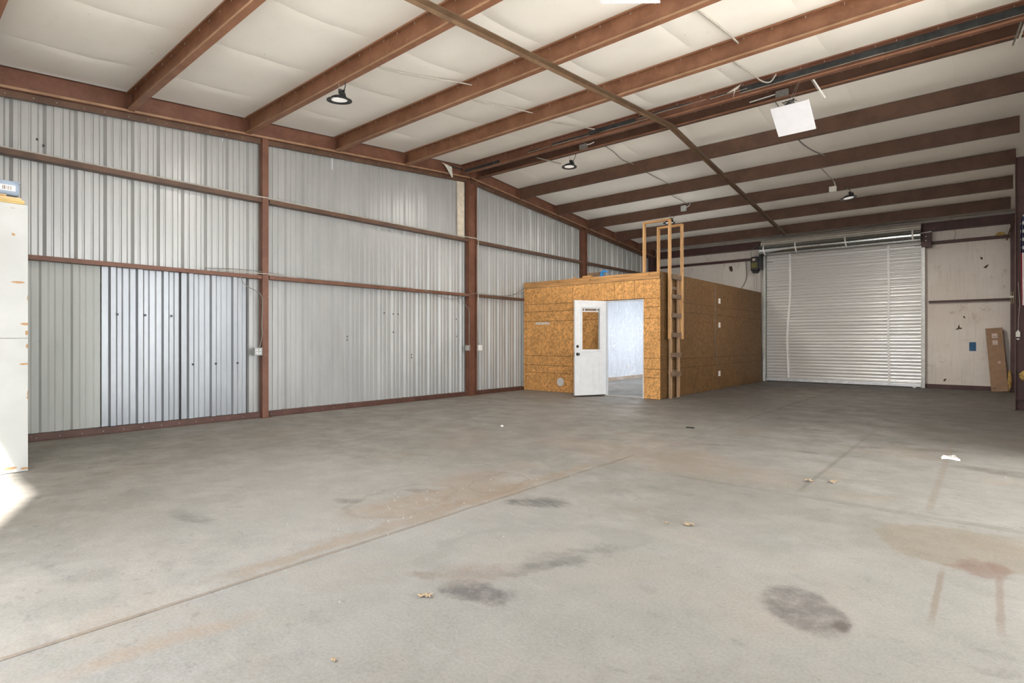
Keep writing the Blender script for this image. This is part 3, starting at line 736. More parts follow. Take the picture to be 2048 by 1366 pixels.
# end brackets
MB().box(dx1+0.01, dx1+0.20, 17.30, YF-0.002, 3.55, 3.945).build('end_bracket', OXD, d1)
m = MB()
for zz in (3.70, 3.80): m.tube([(dx1+0.10, 17.30, zz), (dx1+0.10, 17.28, zz)], 0.014, 8)
m.tube([(dx1+0.0, 17.2, 3.88), (dx1+0.22, 17.2, 3.895)], 0.012, 8)
m.build('bracket_bolts', WHITEP, d1)
MB().box(dx0-0.13, dx0-0.07, 17.18, YF-0.002, 3.30, 4.05).build('end_bracket', BLACK, d1)
MB().tube([(dx1-0.14, 17.40, 3.60), (dx1+0.04, 17.40, 3.60)], 0.012, 8).build('stop_bolt', STEEL, d1)
MB().tube([(dx0-0.02, 17.38, 3.50), (dx0+0.20, 17.38, 3.50)], 0.012, 8).build('stop_bolt', STEEL, d1)

# door operator and its chains
t = thing('door_operator', 'black chain hoist door motor with olive label left of the roller door', 'motor', (3.37, 17.35, 3.2))
MB().box(3.25, 3.47, 17.24, 17.44, 3.27, 3.69).build('housing', BLACK, t, bevel=0.03)
MB().box(3.28, 3.44, 17.234, 17.24, 3.36, 3.52).build('warning_label', plain('olive_label', (0.16, 0.14, 0.03), 0.6), t)
MB().box(3.31, 3.39, 17.234, 17.24, 3.57, 3.64).build('white_label', LABELM, t)
MB().box(3.46, 3.54, 17.26, 17.42, 3.35, 3.66).build('gear_case', BLACK, t, bevel=0.01)
m = MB()
for q in range(6): m.tube([(3.50, 17.255, 3.38+q*0.05), (3.50, 17.245, 3.38+q*0.05)], 0.011, 6)
tag(m.build('case_bolts', STEEL, t), kind='stuff')
MB().box(3.29, 3.43, 17.26, 17.42, 3.21, 3.27).build('chain_wheel_guard', BLACK, t, bevel=0.01)
MB().tube([(3.27, 17.3, 3.66), (3.24, 17.3, 3.80), (3.30, 17.3, 3.95), (3.42, 17.3, 4.03), (3.50, 17.3, 4.02)], 0.006, 6).build('power_cord', WIREG, t)
link = MB(); link.tube([(0.006*math.cos(a), 0, 0.014*math.sin(a)) for a in [math.pi*2*q/8 for q in range(9)]], 0.0025, 4)
lo = link.build('chain_link', STEEL, None, Vector((0, 0, 0))); lme = lo.data; bpy.data.objects.remove(lo)
def chain(name, label, loops, at, sz=1.0):
    t_ = thing(name, label, 'chain', at)
    for loop in loops:
        pts = [Vector(p) for p in loop]; acc = 0; k_ = 0
        tot = sum((b-a).length for a, b in zip(pts, pts[1:])); step = 0.045*sz
        nn = int(tot/step)
        for q in range(nn):
            d = q*step; 
            for a, b in zip(pts, pts[1:]):
                L = (b-a).length
                if d <= L: p = a+(b-a)*(d/L); break
                d -= L
            o = bpy.data.objects.new('chain_link', lme); C.objects.link(o); o.parent = t_
            o.location = p-Vector(at); o.rotation_euler = (0, 0, (q % 2)*math.pi/2+0.4); o.scale = (1.9*sz, 1.9*sz, 1.9*sz)
    return t_
chain('hoist_chain', 'short steel chain loop hanging from the black door motor behind the booth', [[(3.33, 17.34, 3.2), (3.33, 17.34, 1.6), (3.38, 17.34, 1.5), (3.40, 17.34, 1.6), (3.40, 17.34, 3.2)]], (3.36, 17.34, 3.2))
chain('hoist_chain', 'long steel chain loop hanging beside the left roller door track', [[(3.53, 17.30, 3.3), (3.615, 17.14, 2.6), (3.62, 17.14, 1.3), (3.645, 17.14, 0.62), (3.665, 17.14, 0.7), (3.66, 17.14, 2.6), (3.60, 17.28, 3.3)]], (3.55, 17.28, 3.3))
solo(MB().box(3.575, 3.60, 17.33, YF, 1.0, 1.06).box(3.57, 3.61, 17.32, 17.36, 0.96, 1.0), 'chain_keeper', WHITEP, 'small white chain keeper at the far end of the booth side', 'bracket', (3.59, 17.35, 1.0))

# ------------------------------------------------------------------ plywood booth with door
BX, BY0, BY1 = 3.60, 10.50, 17.09
bo = thing('office_booth', 'plywood sided booth room with an open white door against the left wall', 'booth', (BX/2, BY0, 0))
def sheet_box(x0, x1, y0, y1, z0, z1, mat, name='osb_sheet'):
    return MB().box(x0, x1, y0, y1, z0, z1).build(name, mat, bo, bevel=0.0015)
e = 0.0025; TH = 0.012
DX0, DX1, DZ = 2.30, 3.235, 2.07
for (x0, x1, z0, z1) in ((0.03, 1.20, 0, 1.235), (1.20, DX0, 0, 1.235), (0.03, 1.20, 1.235, 2.455), (1.20, DX0, 1.235, 2.455), (DX0, DX1, DZ, 2.455), (DX1, BX, 0, 1.235), (DX1, BX, 1.235, 2.455)):
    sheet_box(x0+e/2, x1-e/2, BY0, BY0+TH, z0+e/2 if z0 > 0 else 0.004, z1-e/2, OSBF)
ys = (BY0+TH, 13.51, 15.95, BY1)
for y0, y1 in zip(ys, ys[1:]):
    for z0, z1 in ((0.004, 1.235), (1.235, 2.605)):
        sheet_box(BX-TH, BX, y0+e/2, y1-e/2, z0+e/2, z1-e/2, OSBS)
MB().box(0.03, BX-TH, BY0-0.004, BY0+0.034, 2.46, 2.605).build('top_board', WOODX, bo, bevel=0.003)
MB().box(BX-0.0175, BX-0.0125, BY0+0.02, BY1-0.01, 0.004, 2.455).box(0.04, DX0-0.01, BY0+0.0125, BY0+0.0175, 0.004, 2.455).box(DX1+0.01, BX-0.02, BY0+0.0125, BY0+0.0175, 0.004, 2.455).build('gap_backing', plain('dark_backing', (0.05, 0.03, 0.02), 0.8), bo)  # dark sheets added behind the boards so their gaps read as shade
# studs and inner lining
m = MB().box(0.05, DX0-0.03, BY0+0.02, BY0+0.10, 0.005, 2.455).box(DX1+0.03, BX-0.02, BY0+0.02, BY0+0.10, 0.005, 2.455).box(DX0-0.03, DX1+0.03, BY0+0.02, BY0+0.10, DZ+0.03, 2.455)
m.box(BX-0.10, BX-0.02, BY0+0.10, BY1-0.1, 0.005, 2.55)
m.build('inner_wall', WHITEV, bo)
MB().box(0.06, BX-0.02, BY1-0.1, BY1, 0.005, 2.55).build('back_wall', WHITEV, bo)
MB().box(0.03, BX-0.02, BY0+0.04, BY1, 2.455, 2.50).build('booth_ceiling', WHITEV, bo)
MB().box(0.04, 0.09, BY0+0.1, BY1-0.1, 0.10, 2.455).build('foil_liner', FOIL, bo)
MB().box(0.04, 0.13, BY0+0.1, BY1-0.1, 0.0, 0.10).build('sill_plate', mat_oxide('sill_foam', (0.40, 0.30, 0.22), (0.55, 0.46, 0.40)), bo)
MB().box(0.09, 0.10, 15.50, 15.59, 0.33, 0.45).box(0.10, 0.104, 15.53, 15.56, 0.40, 0.43).box(0.10, 0.104, 15.53, 15.56, 0.35, 0.38).build('wall_outlet', WHITEP, bo)
# door frame
m = MB().box(DX0-0.0, DX0+0.03, BY0-0.002, BY0+0.11, 0, DZ).box(DX1-0.018, DX1, BY0-0.002, BY0+0.11, 0, DZ).box(DX0, DX1, BY0+0.008, BY0+0.11, DZ-0.035, DZ-0.012)
m.build('door_frame', DOORW, bo)
MB().box(DX0, DX1, BY0-0.003, BY0+0.01, DZ-0.012, DZ).build('head_gap', plain('dark_gap', (0.05, 0.025, 0.015)), bo)
MB().box(DX0, DX1, BY0, BY0+0.11, 0.0, 0.012).build('threshold', plain('threshold_metal', (0.35, 0.30, 0.26), 0.5), bo)
# leaf built closed along local +x from the hinge, then turned open
leaf = bpy.data.objects.new('door_leaf', None)
def lb(m, name, mat, par, **k): return m.build(name, mat, par, Vector((0, 0, 0)), **k)
LW, LT = 0.80, 0.044
m = MB(); z0, z1 = 0.035, 2.055
WX0, WX1, WZ0, WZ1 = 0.14, 0.64, 0.98, 1.93
m.box(0, WX0, 0, LT, z0, z1).box(WX1, LW, 0, LT, z0, z1).box(WX0, WX1, 0, LT, WZ1, z1).box(WX0, WX1, 0, LT, z0, WZ0)
lf = m.build('door_leaf', DOORW, bo, Vector((0, 0, 0)))
hinge = Vector((DX0+0.012, BY0-0.006, 0)); free = Vector((1.975, 9.80, 0)); d = (free-hinge)
lf.location = hinge-Vector(bo.location); ang = math.atan2(d.y, d.x); lf.rotation_euler = (0, 0, ang)
sx = d.length/LW
# local +y side of the leaf faces the room on the camera side
def frame_ring(x0, x1, z0_, z1_, w, ya, yb):
    mm = MB(); mm.box(x0, x1, ya, yb, z1_-w, z1_).box(x0, x1, ya, yb, z0_, z0_+w).box(x0, x0+w, ya, yb, z0_+w, z1_-w).box(x1-w, x1, ya, yb, z0_+w, z1_-w); return mm
fy0, fy1 = LT, LT+0.014
lb(frame_ring(WX0-0.015, WX1+0.015, WZ0-0.015, WZ1+0.015, 0.04, fy0, fy1), 'window_moulding', DOORW, lf, bevel=0.004)
lb(frame_ring(WX0-0.015, WX1+0.015, WZ0-0.015, WZ1+0.015, 0.04, -0.014, 0), 'window_moulding', DOORW, lf, bevel=0.004)
lb(MB().box(WX0+0.02, WX1-0.02, 0.018, 0.026, WZ0+0.02, WZ1-0.02), 'pane', GLASS, lf)
lb(MB().box(WX0+0.03, WX1-0.03, 0.028, 0.042, WZ1-0.05, WZ1-0.03).box(WX0+0.03, WX1-0.03, 0.028, 0.042, WZ1-0.12, WZ1-0.10).box(WX0+0.08, WX0+0.10, 0.028, 0.043, WZ1-0.12, WZ1-0.03).box(WX1-0.10, WX1-0.08, 0.028, 0.043, WZ1-0.12, WZ1-0.03), 'blind_headrail', DOORW, lf)
m = MB()
for q in range(7): m.box(WX0+0.03, WX1-0.03, 0.030, 0.038, WZ1-0.096+q*0.007, WZ1-0.093+q*0.007)
lb(m, 'raised_blind', plain('blind_grey', (0.30, 0.29, 0.26), 0.5), lf)
for (a, b_) in ((0.155, 0.345), (0.47, 0.66)):
    lb(frame_ring(a, b_, 0.27, 0.80, 0.022, fy0, fy0+0.007), 'raised_panel', DOORW, lf, bevel=0.003)
    lb(MB().box(a+0.035, b_-0.035, fy0, fy0+0.006, 0.305, 0.765), 'raised_panel', DOORW, lf, bevel=0.005)
BRZ = plain('dark_bronze', (0.09, 0.075, 0.06), 0.3, 0.7)
kx = LW-0.065
lb(MB().tube([(kx, LT, 0.91), (kx, LT+0.012, 0.91)], 0.033, 16).tube([(kx, LT+0.012, 0.91), (kx, LT+0.035, 0.91), (kx, LT+0.05, 0.91), (kx, LT+0.065, 0.91), (kx, LT+0.072, 0.91)], [0.012, 0.014, 0.027, 0.025, 0.012], 14), 'knob', BRZ, lf, smooth=True)
lb(MB().tube([(kx, 0, 0.91), (kx, -0.035, 0.91), (kx, -0.05, 0.91), (kx, -0.07, 0.91)], [0.012, 0.014, 0.027, 0.018], 14), 'knob', BRZ, lf, smooth=True)
lb(MB().tube([(kx, LT, 1.075), (kx, LT+0.014, 1.075)], 0.030, 16), 'deadbolt', BRZ, lf)
lb(MB().box(LW, LW+0.003, 0.008, 0.036, 0.86, 0.96), 'latch_plate', STEEL, lf)
for zz in (0.25, 1.02, 1.80): lb(MB().tube([(0, -0.004, zz), (0, -0.004, zz+0.09)], 0.007, 8), 'hinge', STEEL, lf)
lb(MB().box(0.0, LW, 0.006, LT-0.006, 0.022, 0.035), 'door_sweep', BLACK, lf)
lf.scale = (sx, 1, 1)
# fixings on the booth
t = solo(MB().tube([(1.13, BY0-0.001, 0.24), (1.13, BY0-0.008, 0.24)], 0.098, 32), 'vent_cover', WHITEP, 'round white cover plate low on the front of the plywood booth', 'cover', (1.13, BY0, 0.24))
t = thing('reflective_sticker', 'silvery peeling sticker strip on the booth front left of the door', 'sticker', (0.61, BY0-0.001, 1.6))
stk_m = plain('silver_sticker', (0.72, 0.71, 0.68), 0.4, 0.2, 0.3, 40)
for q in range(9): MB().box(0.40+q*0.047, 0.436+q*0.047, BY0-0.0035, BY0-0.001, 1.575+0.006*(q % 2), 1.628+0.004*((q+1) % 3)).build('letter_block', stk_m, t)
for zz, l in ((2.175, 'upper white cover plate high on the booth side wall'), (1.582, 'middle white cover plate on the booth side wall'), (0.386, 'low white outlet plate near the floor on the booth side wall')):
    t = thing('cover_plate', l, 'outlet', (BX+0.001, 13.76, zz), 'cover plates on the booth side')
    MB().box(BX, BX+0.008, 13.70, 13.82, zz-0.062, zz+0.062).build('plate', WHITEP, t, bevel=0.002)
    MB().box(BX+0.008, BX+0.011, 13.74, 13.78, zz-0.035, zz+0.035).build('switch_insert', LABELM, t)
pts = [(BX+0.006, 13.46+0.01*math.sin(q*1.3)+(0.0 if q < 14 else 0.03*(q-14)), 2.6-q*0.107) for q in range(20)]
solo(MB().tube(pts, 0.006, 6), 'dark_cord', WIREG, 'thin dark cord hanging down the booth side seam', 'cord', (BX, 13.5, 1.0))
# scraps on the booth roof
solo(MB().box(1.78, 2.16, 10.62, 10.66, 2.50, 2.72), 'plywood_scrap', WOODG, 'brown scrap board propped upright on the booth roof left of the blue clamp', 'board', (1.95, 10.64, 2.5))
solo(MB().box(1.72, 1.95, 10.52, 10.60, 2.606, 2.645), 'wood_offcut', WOODX, 'short pale wood offcut lying on the booth top edge', 'board', (1.85, 10.56, 2.61))
solo(MB().box(1.47, 1.53, 10.51, 10.57, 2.606, 2.65), 'wood_offcut', WOODR, 'tiny wood block at the left on the booth top edge', 'block', (1.5, 10.54, 2.61), bevel=0.006)
t = thing('spring_clamp', 'bright blue clamp lying on the booth top edge', 'clamp', (2.25, 10.54, 2.606))
MB().tube([(2.20, 10.53, 2.62), (2.22, 10.53, 2.68), (2.27, 10.53, 2.715), (2.33, 10.54, 2.705)], [0.03, 0.034, 0.03, 0.018], 10).build('clamp_body', BLUEC, t, smooth=True)
MB().tube([(2.27, 10.53, 2.71), (2.38, 10.55, 2.69)], 0.012, 8).build('clamp_handle', BLUEC, t)
MB().box(2.16, 2.28, 10.51, 10.55, 2.606, 2.625).build('clamp_jaw', BLUEC, t)

# ladder on the booth side: rails, rungs
t = thing('wooden_ladder', 'site built wooden ladder of weathered rungs on the booth side', 'ladder', (3.66, 11.1, 0))
MB().box(BX+0.025, BX+0.065, 10.84, 10.93, 0, 2.60).build('rail', WOODR, t, bevel=0.002)
MB().box(BX+0.025, BX+0.065, 11.22, 11.31, 0, 2.60).build('rail', WOODR, t, bevel=0.002)
for zz in (0.50, 0.90, 1.315, 1.722, 2.115, 2.52):
    MB().box(BX+0.065, BX+0.103, 10.85+0.01*random.random(), 11.29+0.018*random.random(), zz-0.045, zz+0.045).build('rung', WOODG, t, bevel=0.003)
for zz in (0.55, 2.3):
    MB().box(BX, BX+0.025, 10.86, 11.29, zz-0.03, zz+0.03).build('wall_cleat', WOODG, t)
# hand rails: two upside down U frames of 2x4
def handrail(y0, zt, label, x0, x1):
    tt = thing('hand_rail_frame', label, 'handrail', (x0, y0, 2.5), 'hand rails above the ladder')
    MB().box(x0, x0+0.04, y0, y0+0.088, 2.501, zt-0.038).build('post', WOODV, tt, bevel=0.002)
    MB().box(x0, x1+0.04, y0, y0+0.088, zt-0.038, zt).build('top_rail', WOODX, tt, bevel=0.002)
    MB().box(x1, x1+0.04, y0, y0+0.088, 1.232, zt-0.038).build('post', WOODV, tt, bevel=0.002)
handrail(10.75, 3.71, 'taller pine hand rail frame nearest the camera, over the left ladder rail', 3.08, 3.65)
handrail(11.312, 3.685, 'shorter pine hand rail frame behind, over the right ladder rail', 3.13, 3.668)

# ------------------------------------------------------------------ lamps
def lamp(x, y, z, r, hang, label, tilt, cord_to, parts=20):
    t = thing('high_bay_lamp', label, 'lamp', (x, y, z), 'black high bay lamps', (tilt[0], tilt[1], 0))
    O = Vector((0, 0, 0))
    L = lambda m, n, mt, **k: m.build(n, mt, t, O, **k)
    L(MB().lathe([(r*0.62, 0.006), (r*0.97, -0.006), (r, 0.0), (r*0.98, 0.010), (r*0.66, 0.022), (r*0.62, 0.006)], (0, 0, 0), 40), 'reflector_ring', BLACK, smooth=True)
    L(MB().lathe([(0.001, 0.004), (r*0.3, 0.003), (r*0.62, 0.006), (r*0.62, 0.012), (0.001, 0.014)], (0, 0, 0), 32), 'lens', LENS, smooth=True)
    m = MB()
    for q in range(20):
        a = 2*math.pi*q/20; m.obox((r*0.25*math.cos(a), r*0.25*math.sin(a), 0.03), (r*0.62*math.cos(a), r*0.62*math.sin(a), 0.03), 0.004, 0.03)
    L(m, 'cooling_fins', BLACK, kind='stuff')
    L(MB().lathe([(0.001, 0.02), (r*0.45, 0.02), (r*0.42, 0.055), (0.02, 0.06), (0.001, 0.06)], (0, 0, 0), 24), 'driver_housing', BLACK, smooth=True)
    L(MB().obox((0.02, 0.0, 0.10), (0.10, 0.0, 0.045), 0.045, 0.035), 'driver_box', BLACK, bevel=0.004)
    L(MB().tube([(r*0.08, 0, 0.05), (r*0.10, 0, 0.075), (0, 0, 0.095), (-r*0.10, 0, 0.075), (-r*0.08, 0, 0.05)], 0.004, 6), 'hook_ring', STEEL)
    L(MB().tube([(-0.004, 0, 0.09), (-0.004, 0, hang)], 0.0018, 5).tube([(0.012, 0, 0.09), (0.012, 0, hang)], 0.0018, 5), 'hanging_wire', STEEL)
    pts = []
    for q in range(40):
        a = q*0.9; pts.append((0.055+0.040*math.cos(a), 0.01+0.03*math.sin(a*0.7), 0.085+0.045*math.sin(a*0.93)))
    L(MB().tube(pts, 0.0045, 5), 'coiled_cord', BLACK)
    cx, cy, cz = (cord_to[0]-x, cord_to[1]-y, cord_to[2]-z)
    pts = [(0.06, 0.01, 0.08)]
    for q in range(1, 9):
        s_ = q/8; pts.append((0.06+(cx-0.06)*s_+0.03*math.sin(math.pi*s_), 0.01+(cy-0.01)*s_, 0.08+(cz-0.08)*s_))
    L(MB().tube(pts, 0.0055, 6), 'supply_cord', BLACK)
    area('lamp_light', (x, y, z-0.02), (0, 0, 0), r, r, parts, (1.0, 0.95, 0.88))
    return t
lamp(2.605, 3.80, 4.14, 0.152, 0.20, 'black round high bay lamp nearest the camera over the left bay', (0.10, 0.09), (2.74, 3.80, 4.34))
lamp(2.511, 8.86, 4.545, 0.148, 0.22, 'black round high bay lamp hanging under the ridge, left of centre', (0.0, 0.0), (2.66, 8.87, 4.82), 35)
lamp(6.456, 13.24, 4.135, 0.150, 0.22, 'black round high bay lamp on the right, above the roller door side', (-0.02, -0.12), (6.40, 13.24, 4.42), 95)
lamp(2.53, 13.24, 4.165, 0.150, 0.22, 'black round high bay lamp seen behind the tall hand rail frame', (0.0, 0.0), (2.68, 13.24, 4.42), 22)

def jbox(x, y, z, w, h, label, mat=STEEL, d=0.05, conduit=None):
    t = thing('junction_box', label, 'electrical box', (x, y, z))
    MB().box(x-w/2, x+w/2, y-d, y, z-h/2, z+h/2).build('box', mat, t, bevel=0.004)
    MB().box(x-w/2-0.004, x+w/2+0.004, y-d-0.004, y-d, z-h/2-0.004, z+h/2+0.004).build('cover', mat, t)
    if conduit: MB().tube([Vector(p) for p in conduit], 0.009, 6).build('conduit_connector', WHITEP, t)
jbox(2.83, 8.895, 4.86, 0.15, 0.09, 'small steel box with white fittings on the ridge purlin beside the middle lamp', conduit=[(2.90, 8.86, 4.885), (2.98, 8.87, 4.885), (3.06, 8.87, 4.90)])
jbox(6.33, 8.895, 4.86, 0.17, 0.09, 'steel box with white fittings on the ridge purlin left of the white panel', conduit=[(6.24, 8.86, 4.875), (6.10, 8.865, 4.87), (5.98, 8.865, 4.865), (5.86, 8.865, 4.86)])
jbox(2.91, 13.275, 4.475, 0.13, 0.13, 'grey square box on the purlin above the hand rail frames', plain('grey_box', (0.45, 0.46, 0.44), 0.5), conduit=[(2.98, 13.24, 4.49), (3.05, 13.24, 4.52), (3.08, 13.24, 4.58)])
jbox(6.17, 13.275, 4.375, 0.13, 0.11, 'white square box on the purlin left of the right hand lamp', plain('cream_box', (0.74, 0.72, 0.64), 0.5), conduit=[(6.21, 13.24, 4.43), (6.21, 13.24, 4.47), (6.19, 13.24, 4.53)])

# square white panels hung under the purlins
def panel(c4, z_up, label, hook):
    tl, tr, br, bl = [Vector(c) for c in c4]
    t = thing('square_panel_lamp', label, 'panel', tuple((tl+tr)/2))
    nrm = (tr-tl).cross(bl-tl).normalized()
    if nrm.y > 0: nrm = -nrm
    m = MB(); back = [p-nrm*0.03 for p in (tl, tr, br, bl)]
    m.add([tl, tr, br, bl]+back, [(0, 1, 2, 3), (7, 6, 5, 4), (0, 4, 5, 1), (1, 5, 6, 2), (2, 6, 7, 3), (3, 7, 4, 0)])
    m.build('panel', plain('white_panel', (0.64, 0.64, 0.67), 0.5, 0, 0.02), t, bevel=0.003)
    for (a, b_) in ((0.18, 0.2), (0.8, 0.22), (0.2, 0.8), (0.8, 0.8)):
        p = tl+(tr-tl)*a+(bl-tl)*b_; q = (tr-tl).normalized()*0.018+(bl-tl).normalized()*0.008*(1 if a > 0.5 else -1)
        MB().tube([p-q+nrm*0.002, p+q+nrm*0.002], 0.003, 5).build('clip_slot', DOORW, t)
    mid = (tl+tr)/2-nrm*0.03
    pts = [mid+Vector((0.06*math.cos(q*1.1)*(1 if q % 5 else 1.5), 0.02*math.sin(q*0.8), 0.02+0.035*math.sin(q*1.7))) for q in range(26)]
    MB().tube(pts, 0.005, 5).build('coiled_cord', BLACK, t)
    for s_ in (-0.02, 0.02):
        MB().tube([mid+Vector((s_, 0, 0)), Vector(hook)+Vector((s_*0.4, 0, 0))], 0.002, 5).build('hanging_wire', STEEL, t)
panel([(6.40, 8.0, 4.335), (6.872, 8.0, 4.335), (6.915, 8.2, 4.00), (6.455, 8.2, 4.00)], 4.7, 'square white panel hung tilted below the ridge purlins', (6.68, 8.40, 4.80))
panel([(6.33, 3.25, 3.95), (6.76, 3.35, 3.95), (6.87, 3.7, 3.605), (6.45, 3.6, 3.72)], 4.3, 'corner of a square white panel at the top edge of the view', (6.6, 3.80, 4.34))

# galvanised angles and torn flashing at the ridge
def bar(p0, p1, w, h, name, mat, label, cat):
    t = thing(name, label, cat, p0); MB().obox(p0, p1, w, 0.003, (0, -0.3, 1)).build('strip', mat, t)
    MB().obox(Vector(p0)+Vector((w/2, 0, -h/2)), Vector(p1)+Vector((w/2, 0, -h/2)), 0.003, h, (0, -0.3, 1)).build('lip', mat, t); return t
bar((1.95, 8.55, 4.77), (2.40, 8.72, 4.60), 0.05, 0.02, 'metal_offcut', plain('dull_steel', (0.30, 0.27, 0.22), 0.5, 0.4), 'dull metal strip hanging loose left of the middle lamp', 'metal strip')
bar((6.80, 8.45, 4.78), (6.93, 8.55, 4.52), 0.06, 0.02, 'metal_offcut', STEEL, 'galvanised strip hanging above the square white panel', 'metal strip')
bar((8.93, 8.45, 4.78), (8.86, 8.50, 4.55), 0.07, 0.02, 'metal_offcut', STEEL, 'galvanised strip hanging at the upper right edge of the view', 'metal strip')
TORN = plain('torn_flashing', (0.62, 0.60, 0.54), 0.5, 0.1)
m = MB().add([(5.69, 8.36, 4.875), (5.90, 8.36, 4.955), (5.85, 8.37, 4.90), (5.80, 8.36, 4.885), (5.79, 8.345, 4.775), (5.82, 8.35, 4.88)], [(0, 3, 1), (3, 2, 1), (3, 5, 4), (5, 2, 1)])
solo(m, 'torn_flashing', TORN, 'bent white flashing scrap torn from the ridge purlin, right of centre', 'flashing', (5.8, 8.37, 4.9), solid=0.003)
m = MB().add([(0.13, 7.72, 4.855), (0.13, 8.0, 4.83), (0.13, 8.01, 4.80), (0.13, 7.80, 4.825), (0.16, 7.98, 4.60), (0.16, 8.01, 4.61)], [(0, 1, 2, 3), (3, 2, 5, 4)])
solo(m, 'torn_flashing', TORN, 'bent white flashing scrap on the left rafter beside the ridge column', 'flashing', (0.1, 7.9, 4.8), solid=0.003)
MB().box(0.038, 0.042, 8.02, 8.50, 4.86, 4.895).build('black_strip', BLACKT, rp)

# ------------------------------------------------------------------ cables
def cable(pts, r, mat, label, name='ceiling_cable', cat='cable'):
    pts = [Vector(p) for p in pts]; out = []
    for i in range(len(pts)-1):
        p0 = pts[max(i-1, 0)]; p1 = pts[i]; p2 = pts[i+1]; p3 = pts[min(i+2, len(pts)-1)]
        for q in range(6):
            t_ = q/6; out.append(0.5*((2*p1)+(p2-p0)*t_+(2*p0-5*p1+4*p2-p3)*t_*t_+(3*p1-p0-3*p2+p3)*t_**3))
    out.append(pts[-1])
    return solo(MB().tube(out, r, 6), name, mat, label, cat, tuple(pts[0]))
cz = lambda y_: ceil(y_)-0.068
cable([(3.0, 3.87, cz(3.87)), (2.98, 4.2, cz(4.2)), (3.12, 4.7, cz(4.7)), (3.28, 5.15, cz(5.15)), (3.34, 5.36, cz(5.36)-0.0)], 0.009, WIRE, 'pale cable on the ceiling right of the nearest lamp')
cable([(3.02, 5.42, cz(5.42)), (3.00, 5.8, cz(5.8)), (3.12, 6.4, cz(6.4)), (3.2, 6.86, cz(6.86))], 0.009, WIRE, 'pale cable on the ceiling in the bay above the middle of the left wall')
cable([(3.05, 6.92, cz(6.92)), (3.10, 7.3, cz(7.3)), (3.25, 7.8, cz(7.8)), (3.4, 8.35, cz(8.35))], 0.009, WIRE, 'pale cable on the ceiling in the last bay before the ridge')
cable([(3.12, 8.95, cz(8.95)), (3.14, 9.4, cz(9.4)), (3.08, 9.9, cz(9.9)), (3.16, 10.22, cz(10.2))], 0.008, WIREG, 'thin grey cable on the ceiling just beyond the ridge on the left')
cable([(3.14, 10.35, cz(10.3)), (3.18, 10.9, cz(10.9)), (3.24, 11.4, cz(11.4)), (3.28, 11.74, cz(11.7))], 0.008, WIREG, 'thin grey cable on the ceiling above the hand rail frames')
cable([(3.0, 11.9, cz(11.9)), (3.0, 12.5, cz(12.5)), (3.03, 12.9, cz(12.9)), (3.07, 13.22, ceil(13.2)-0.09)], 0.008, WIREG, 'thin grey cable on the ceiling dropping to the grey square box')
cable([(6.30, 5.40, cz(5.4)), (6.33, 5.9, cz(5.9)), (6.36, 6.5, cz(6.5)), (6.36, 6.86, cz(6.86))], 0.012, WIRE, 'thick pale cable on the ceiling at the top right of centre')
cable([(6.13, 6.95, cz(6.95)), (6.14, 7.4, cz(7.4)), (6.20, 7.9, cz(7.9)-0.03), (6.24, 8.18, 4.83), (6.31, 8.33, 4.85), (6.38, 8.36, 4.95)], 0.010, WIRE, 'pale cable looping down over the ridge purlin right of centre')
cable([(6.15, 9.0, cz(9.0)), (6.16, 9.6, cz(9.6)), (6.17, 10.2, cz(10.2))], 0.008, WIREG, 'thin grey cable behind the square white panel')
cable([(6.10, 10.4, cz(10.4)), (6.11, 10.9, cz(10.9)), (6.20, 11.4, cz(11.4)), (6.32, 11.74, cz(11.7))], 0.010, WIREG, 'grey cable on the ceiling below the square white panel')
cable([(6.12, 12.0, cz(12.0)), (6.14, 12.5, cz(12.5)), (6.17, 12.95, cz(12.95)), (6.21, 13.2, ceil(13.2)-0.10)], 0.009, WIRE, 'pale cable dropping to the white square box near the right lamp')
cable([(0.08, -0.3, 3.42), (0.08, 2, 3.42), (0.115, 3.95, 3.42), (0.115, 4.2, 3.42), (0.09, 5.0, 3.42), (0.09, 7.5, 3.42), (0.118, 8.45, 3.43), (0.125, 8.75, 3.43), (0.13, 8.80, 3.35), (0.12, 8.81, 2.8), (0.12, 8.81, 1.6), (0.11, 8.84, 1.15)], 0.011, WIRE, 'pale conduit along the upper girt turning down beside the ridge column', 'conduit', 'conduit')
cable([(0.09, 3.2, 2.24), (0.09, 3.6, 2.27), (0.09, 4.0, 2.27), (0.10, 4.35, 2.245), (0.08, 4.8, 2.225), (0.08, 7.0, 2.225)], 0.006, WIREG, 'dark cable bowed over the lower girt at the first column', 'wall_cable')
cable([(0.10, 3.4, 2.23), (0.12, 3.9, 2.235), (0.13, 4.2, 2.235), (0.10, 4.6, 2.225)], 0.008, WIRE, 'pale cable lying on the lower girt at the first column', 'wall_cable')
cable([(0.10, 7.3, 2.20), (0.11, 7.8, 2.08), (0.12, 8.2, 2.09), (0.14, 8.65, 2.22), (0.12, 9.2, 2.235), (0.11, 9.8, 2.235), (0.11, 10.2, 2.36), (0.10, 10.48, 2.50)], 0.006, WIREG, 'thin grey cable sagging along the lower girt past the ridge column to the booth', 'wall_cable')
cable([(0.10, 9.3, 2.225), (0.11, 9.9, 2.26), (0.10, 10.45, 2.37)], 0.005, WIREG, 'second thinner cable rising to the booth corner below the first', 'wall_cable')
cable([(0.10, 3.70, 2.16), (0.11, 3.76, 2.04), (0.11, 3.92, 1.96), (0.11, 4.02, 1.85), (0.11, 4.015, 1.45), (0.11, 4.02, 1.28), (0.11, 3.98, 1.10)], 0.007, WIREG, 'grey drop cable on the first column above its outlet box', 'wall_cable')
